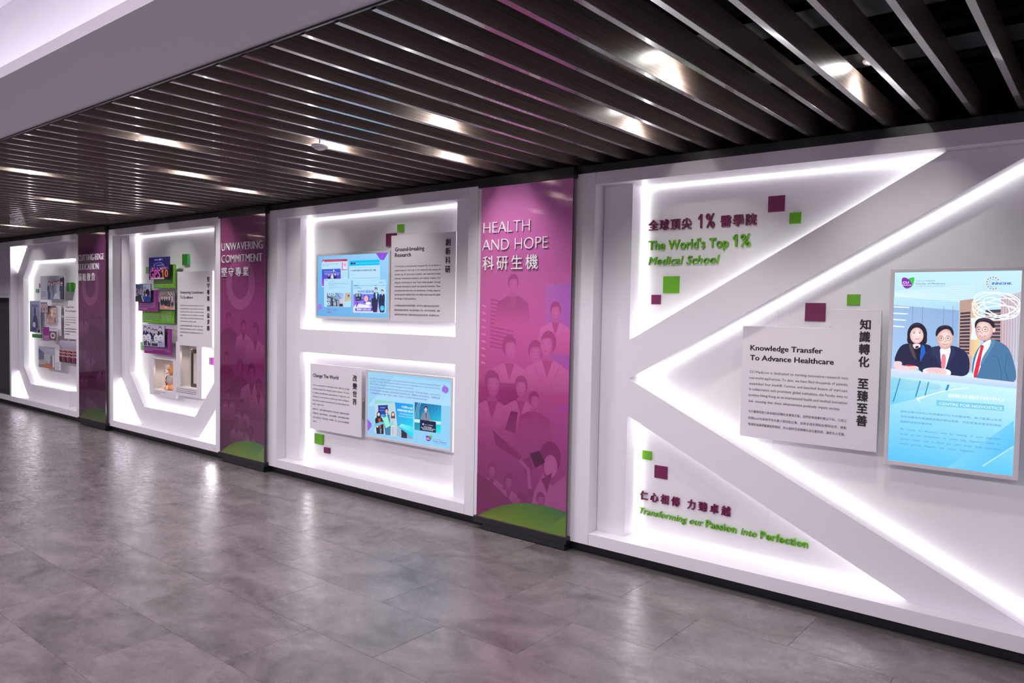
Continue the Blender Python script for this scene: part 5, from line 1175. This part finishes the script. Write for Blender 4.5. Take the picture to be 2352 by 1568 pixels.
R_ = (-11.318, -10.640, .800, 1.096)
a = pic_art(.08, R_); a.grad([(0, 0), (100, 0), (100, 100), (0, 100)], [(176, 172, 196), (184, 180, 200), (110, 80, 96), (120, 90, 104)])
a.line([(0, 22), (14, 42)], 3, (150, 80, 100))
for k in range(60): x = 2 + (k % 20) * 5; y = 40 + (k // 20) * 14 + (k * 7 % 5); a.ell((x, y), 2, 4.2, (206, 160, 160), 8); a.poly([(x - 3, y + 4), (x + 3, y + 4), (x + 3, y + 26), (x - 3, y + 26)], ((130, 50, 66), (50, 44, 66), (90, 50, 76), (40, 36, 56), (160, 80, 90))[k * 3 % 5])
photo_block(*R_, .08, .13, BOARDC, 'colour photo of a large crowd in red and navy, lowest right', a)
tb = text_board('b', [(-11.290, 1.120), (-10.62, 1.120), (-10.62, 1.64), (-11.290, 1.64)], .13, .21, 'pale board headed Tenacity From The Very Beginning inside letter C')
a = Art(.1295)
a.text('Tenacity From', (-11.243, 1.540), (-10.965, 1.540), .026, INKL, .03, m=True); a.text('The Very Beginning', (-11.243, 1.487), (-10.862, 1.487), .026, INKL, .03, m=True)
a2 = Art(.1295); caption_lines(a2, -11.245, -10.66, 1.416, 4, .034, (96, 92, 104), .0065, .28); caption_lines(a2, -11.247, -10.66, 1.262, 3, .036, (96, 92, 104), .010, .26); props(a2.build('caption_print', PRINT, tb), kind='stuff')
a.build('printed_text', PRINT, tb)

#@@VOIDBITS
sd = thing('smoke_detector', (-3.671, -1.328, 2.56), 'round smoke detector hanging just under the slats above the H bay', 'detector')
lathe('base', (-3.671, -1.328, 2.56), [(0.001, 0.0), (0.047, 0.0), (0.050, -.006), (0.044, -.014)], LETTER_W, sd)
lathe('sensor_cap', (-3.671, -1.328, 2.546), [(0.040, 0.0), (0.030, -.010), (0.012, -.016), (0.001, -.017)], WHITE, sd)
box('drop_rod', -3.674, -3.668, -1.331, -1.325, 2.56, 3.2, BLACK, sd, 0)
t = thing('triangular_tag', (-.79, -.60, 2.735), 'small white triangular piece stuck above the slats at upper right', 'tag')
me = mesh_pd('tag_plate', [(-.812, -.655, 2.734), (-.752, -.655, 2.734), (-.810, -.535, 2.734), (-.812, -.655, 2.738), (-.752, -.655, 2.738), (-.810, -.535, 2.738)], [(0, 2, 1), (3, 4, 5), (0, 1, 4, 3), (1, 2, 5, 4), (2, 0, 3, 5)], LETTER_W); link('tag_plate', me, t)
for k, (xa, lab) in enumerate(((-.66, 'thin dark cable sagging above the slats in the top right corner'), (-.50, 'second thin cable sagging above the slats at far right'))):
    pts = [(xa + .9 * u, -1.75 + .55 * u + .1 * k, 3.02 - .22 * math.sin(math.pi * u)) for u in [i / 14 for i in range(15)]]
    o = tube('ceiling_cable', pts, .004, RAIL, None, 6, loc=pts[0]); props(o, lab, 'cable', 'cables in the ceiling void')
pts = [(-1.43 + .025 * math.cos(k * .628), -1.62 + .025 * math.sin(k * .628), 2.78) for k in range(10)]
o = tube('pipe_ring', pts, .006, BRASS, None, 8, closed=True, loc=(-1.43, -1.62, 2.78)); props(o, 'small brass pipe ring glinting above the slats at top', 'pipe fitting')
# ---------------- drop the whole model so the finished floor lies at height zero
for o in list(bpy.data.objects):
    if o.parent is None: o.location.z -= FZ
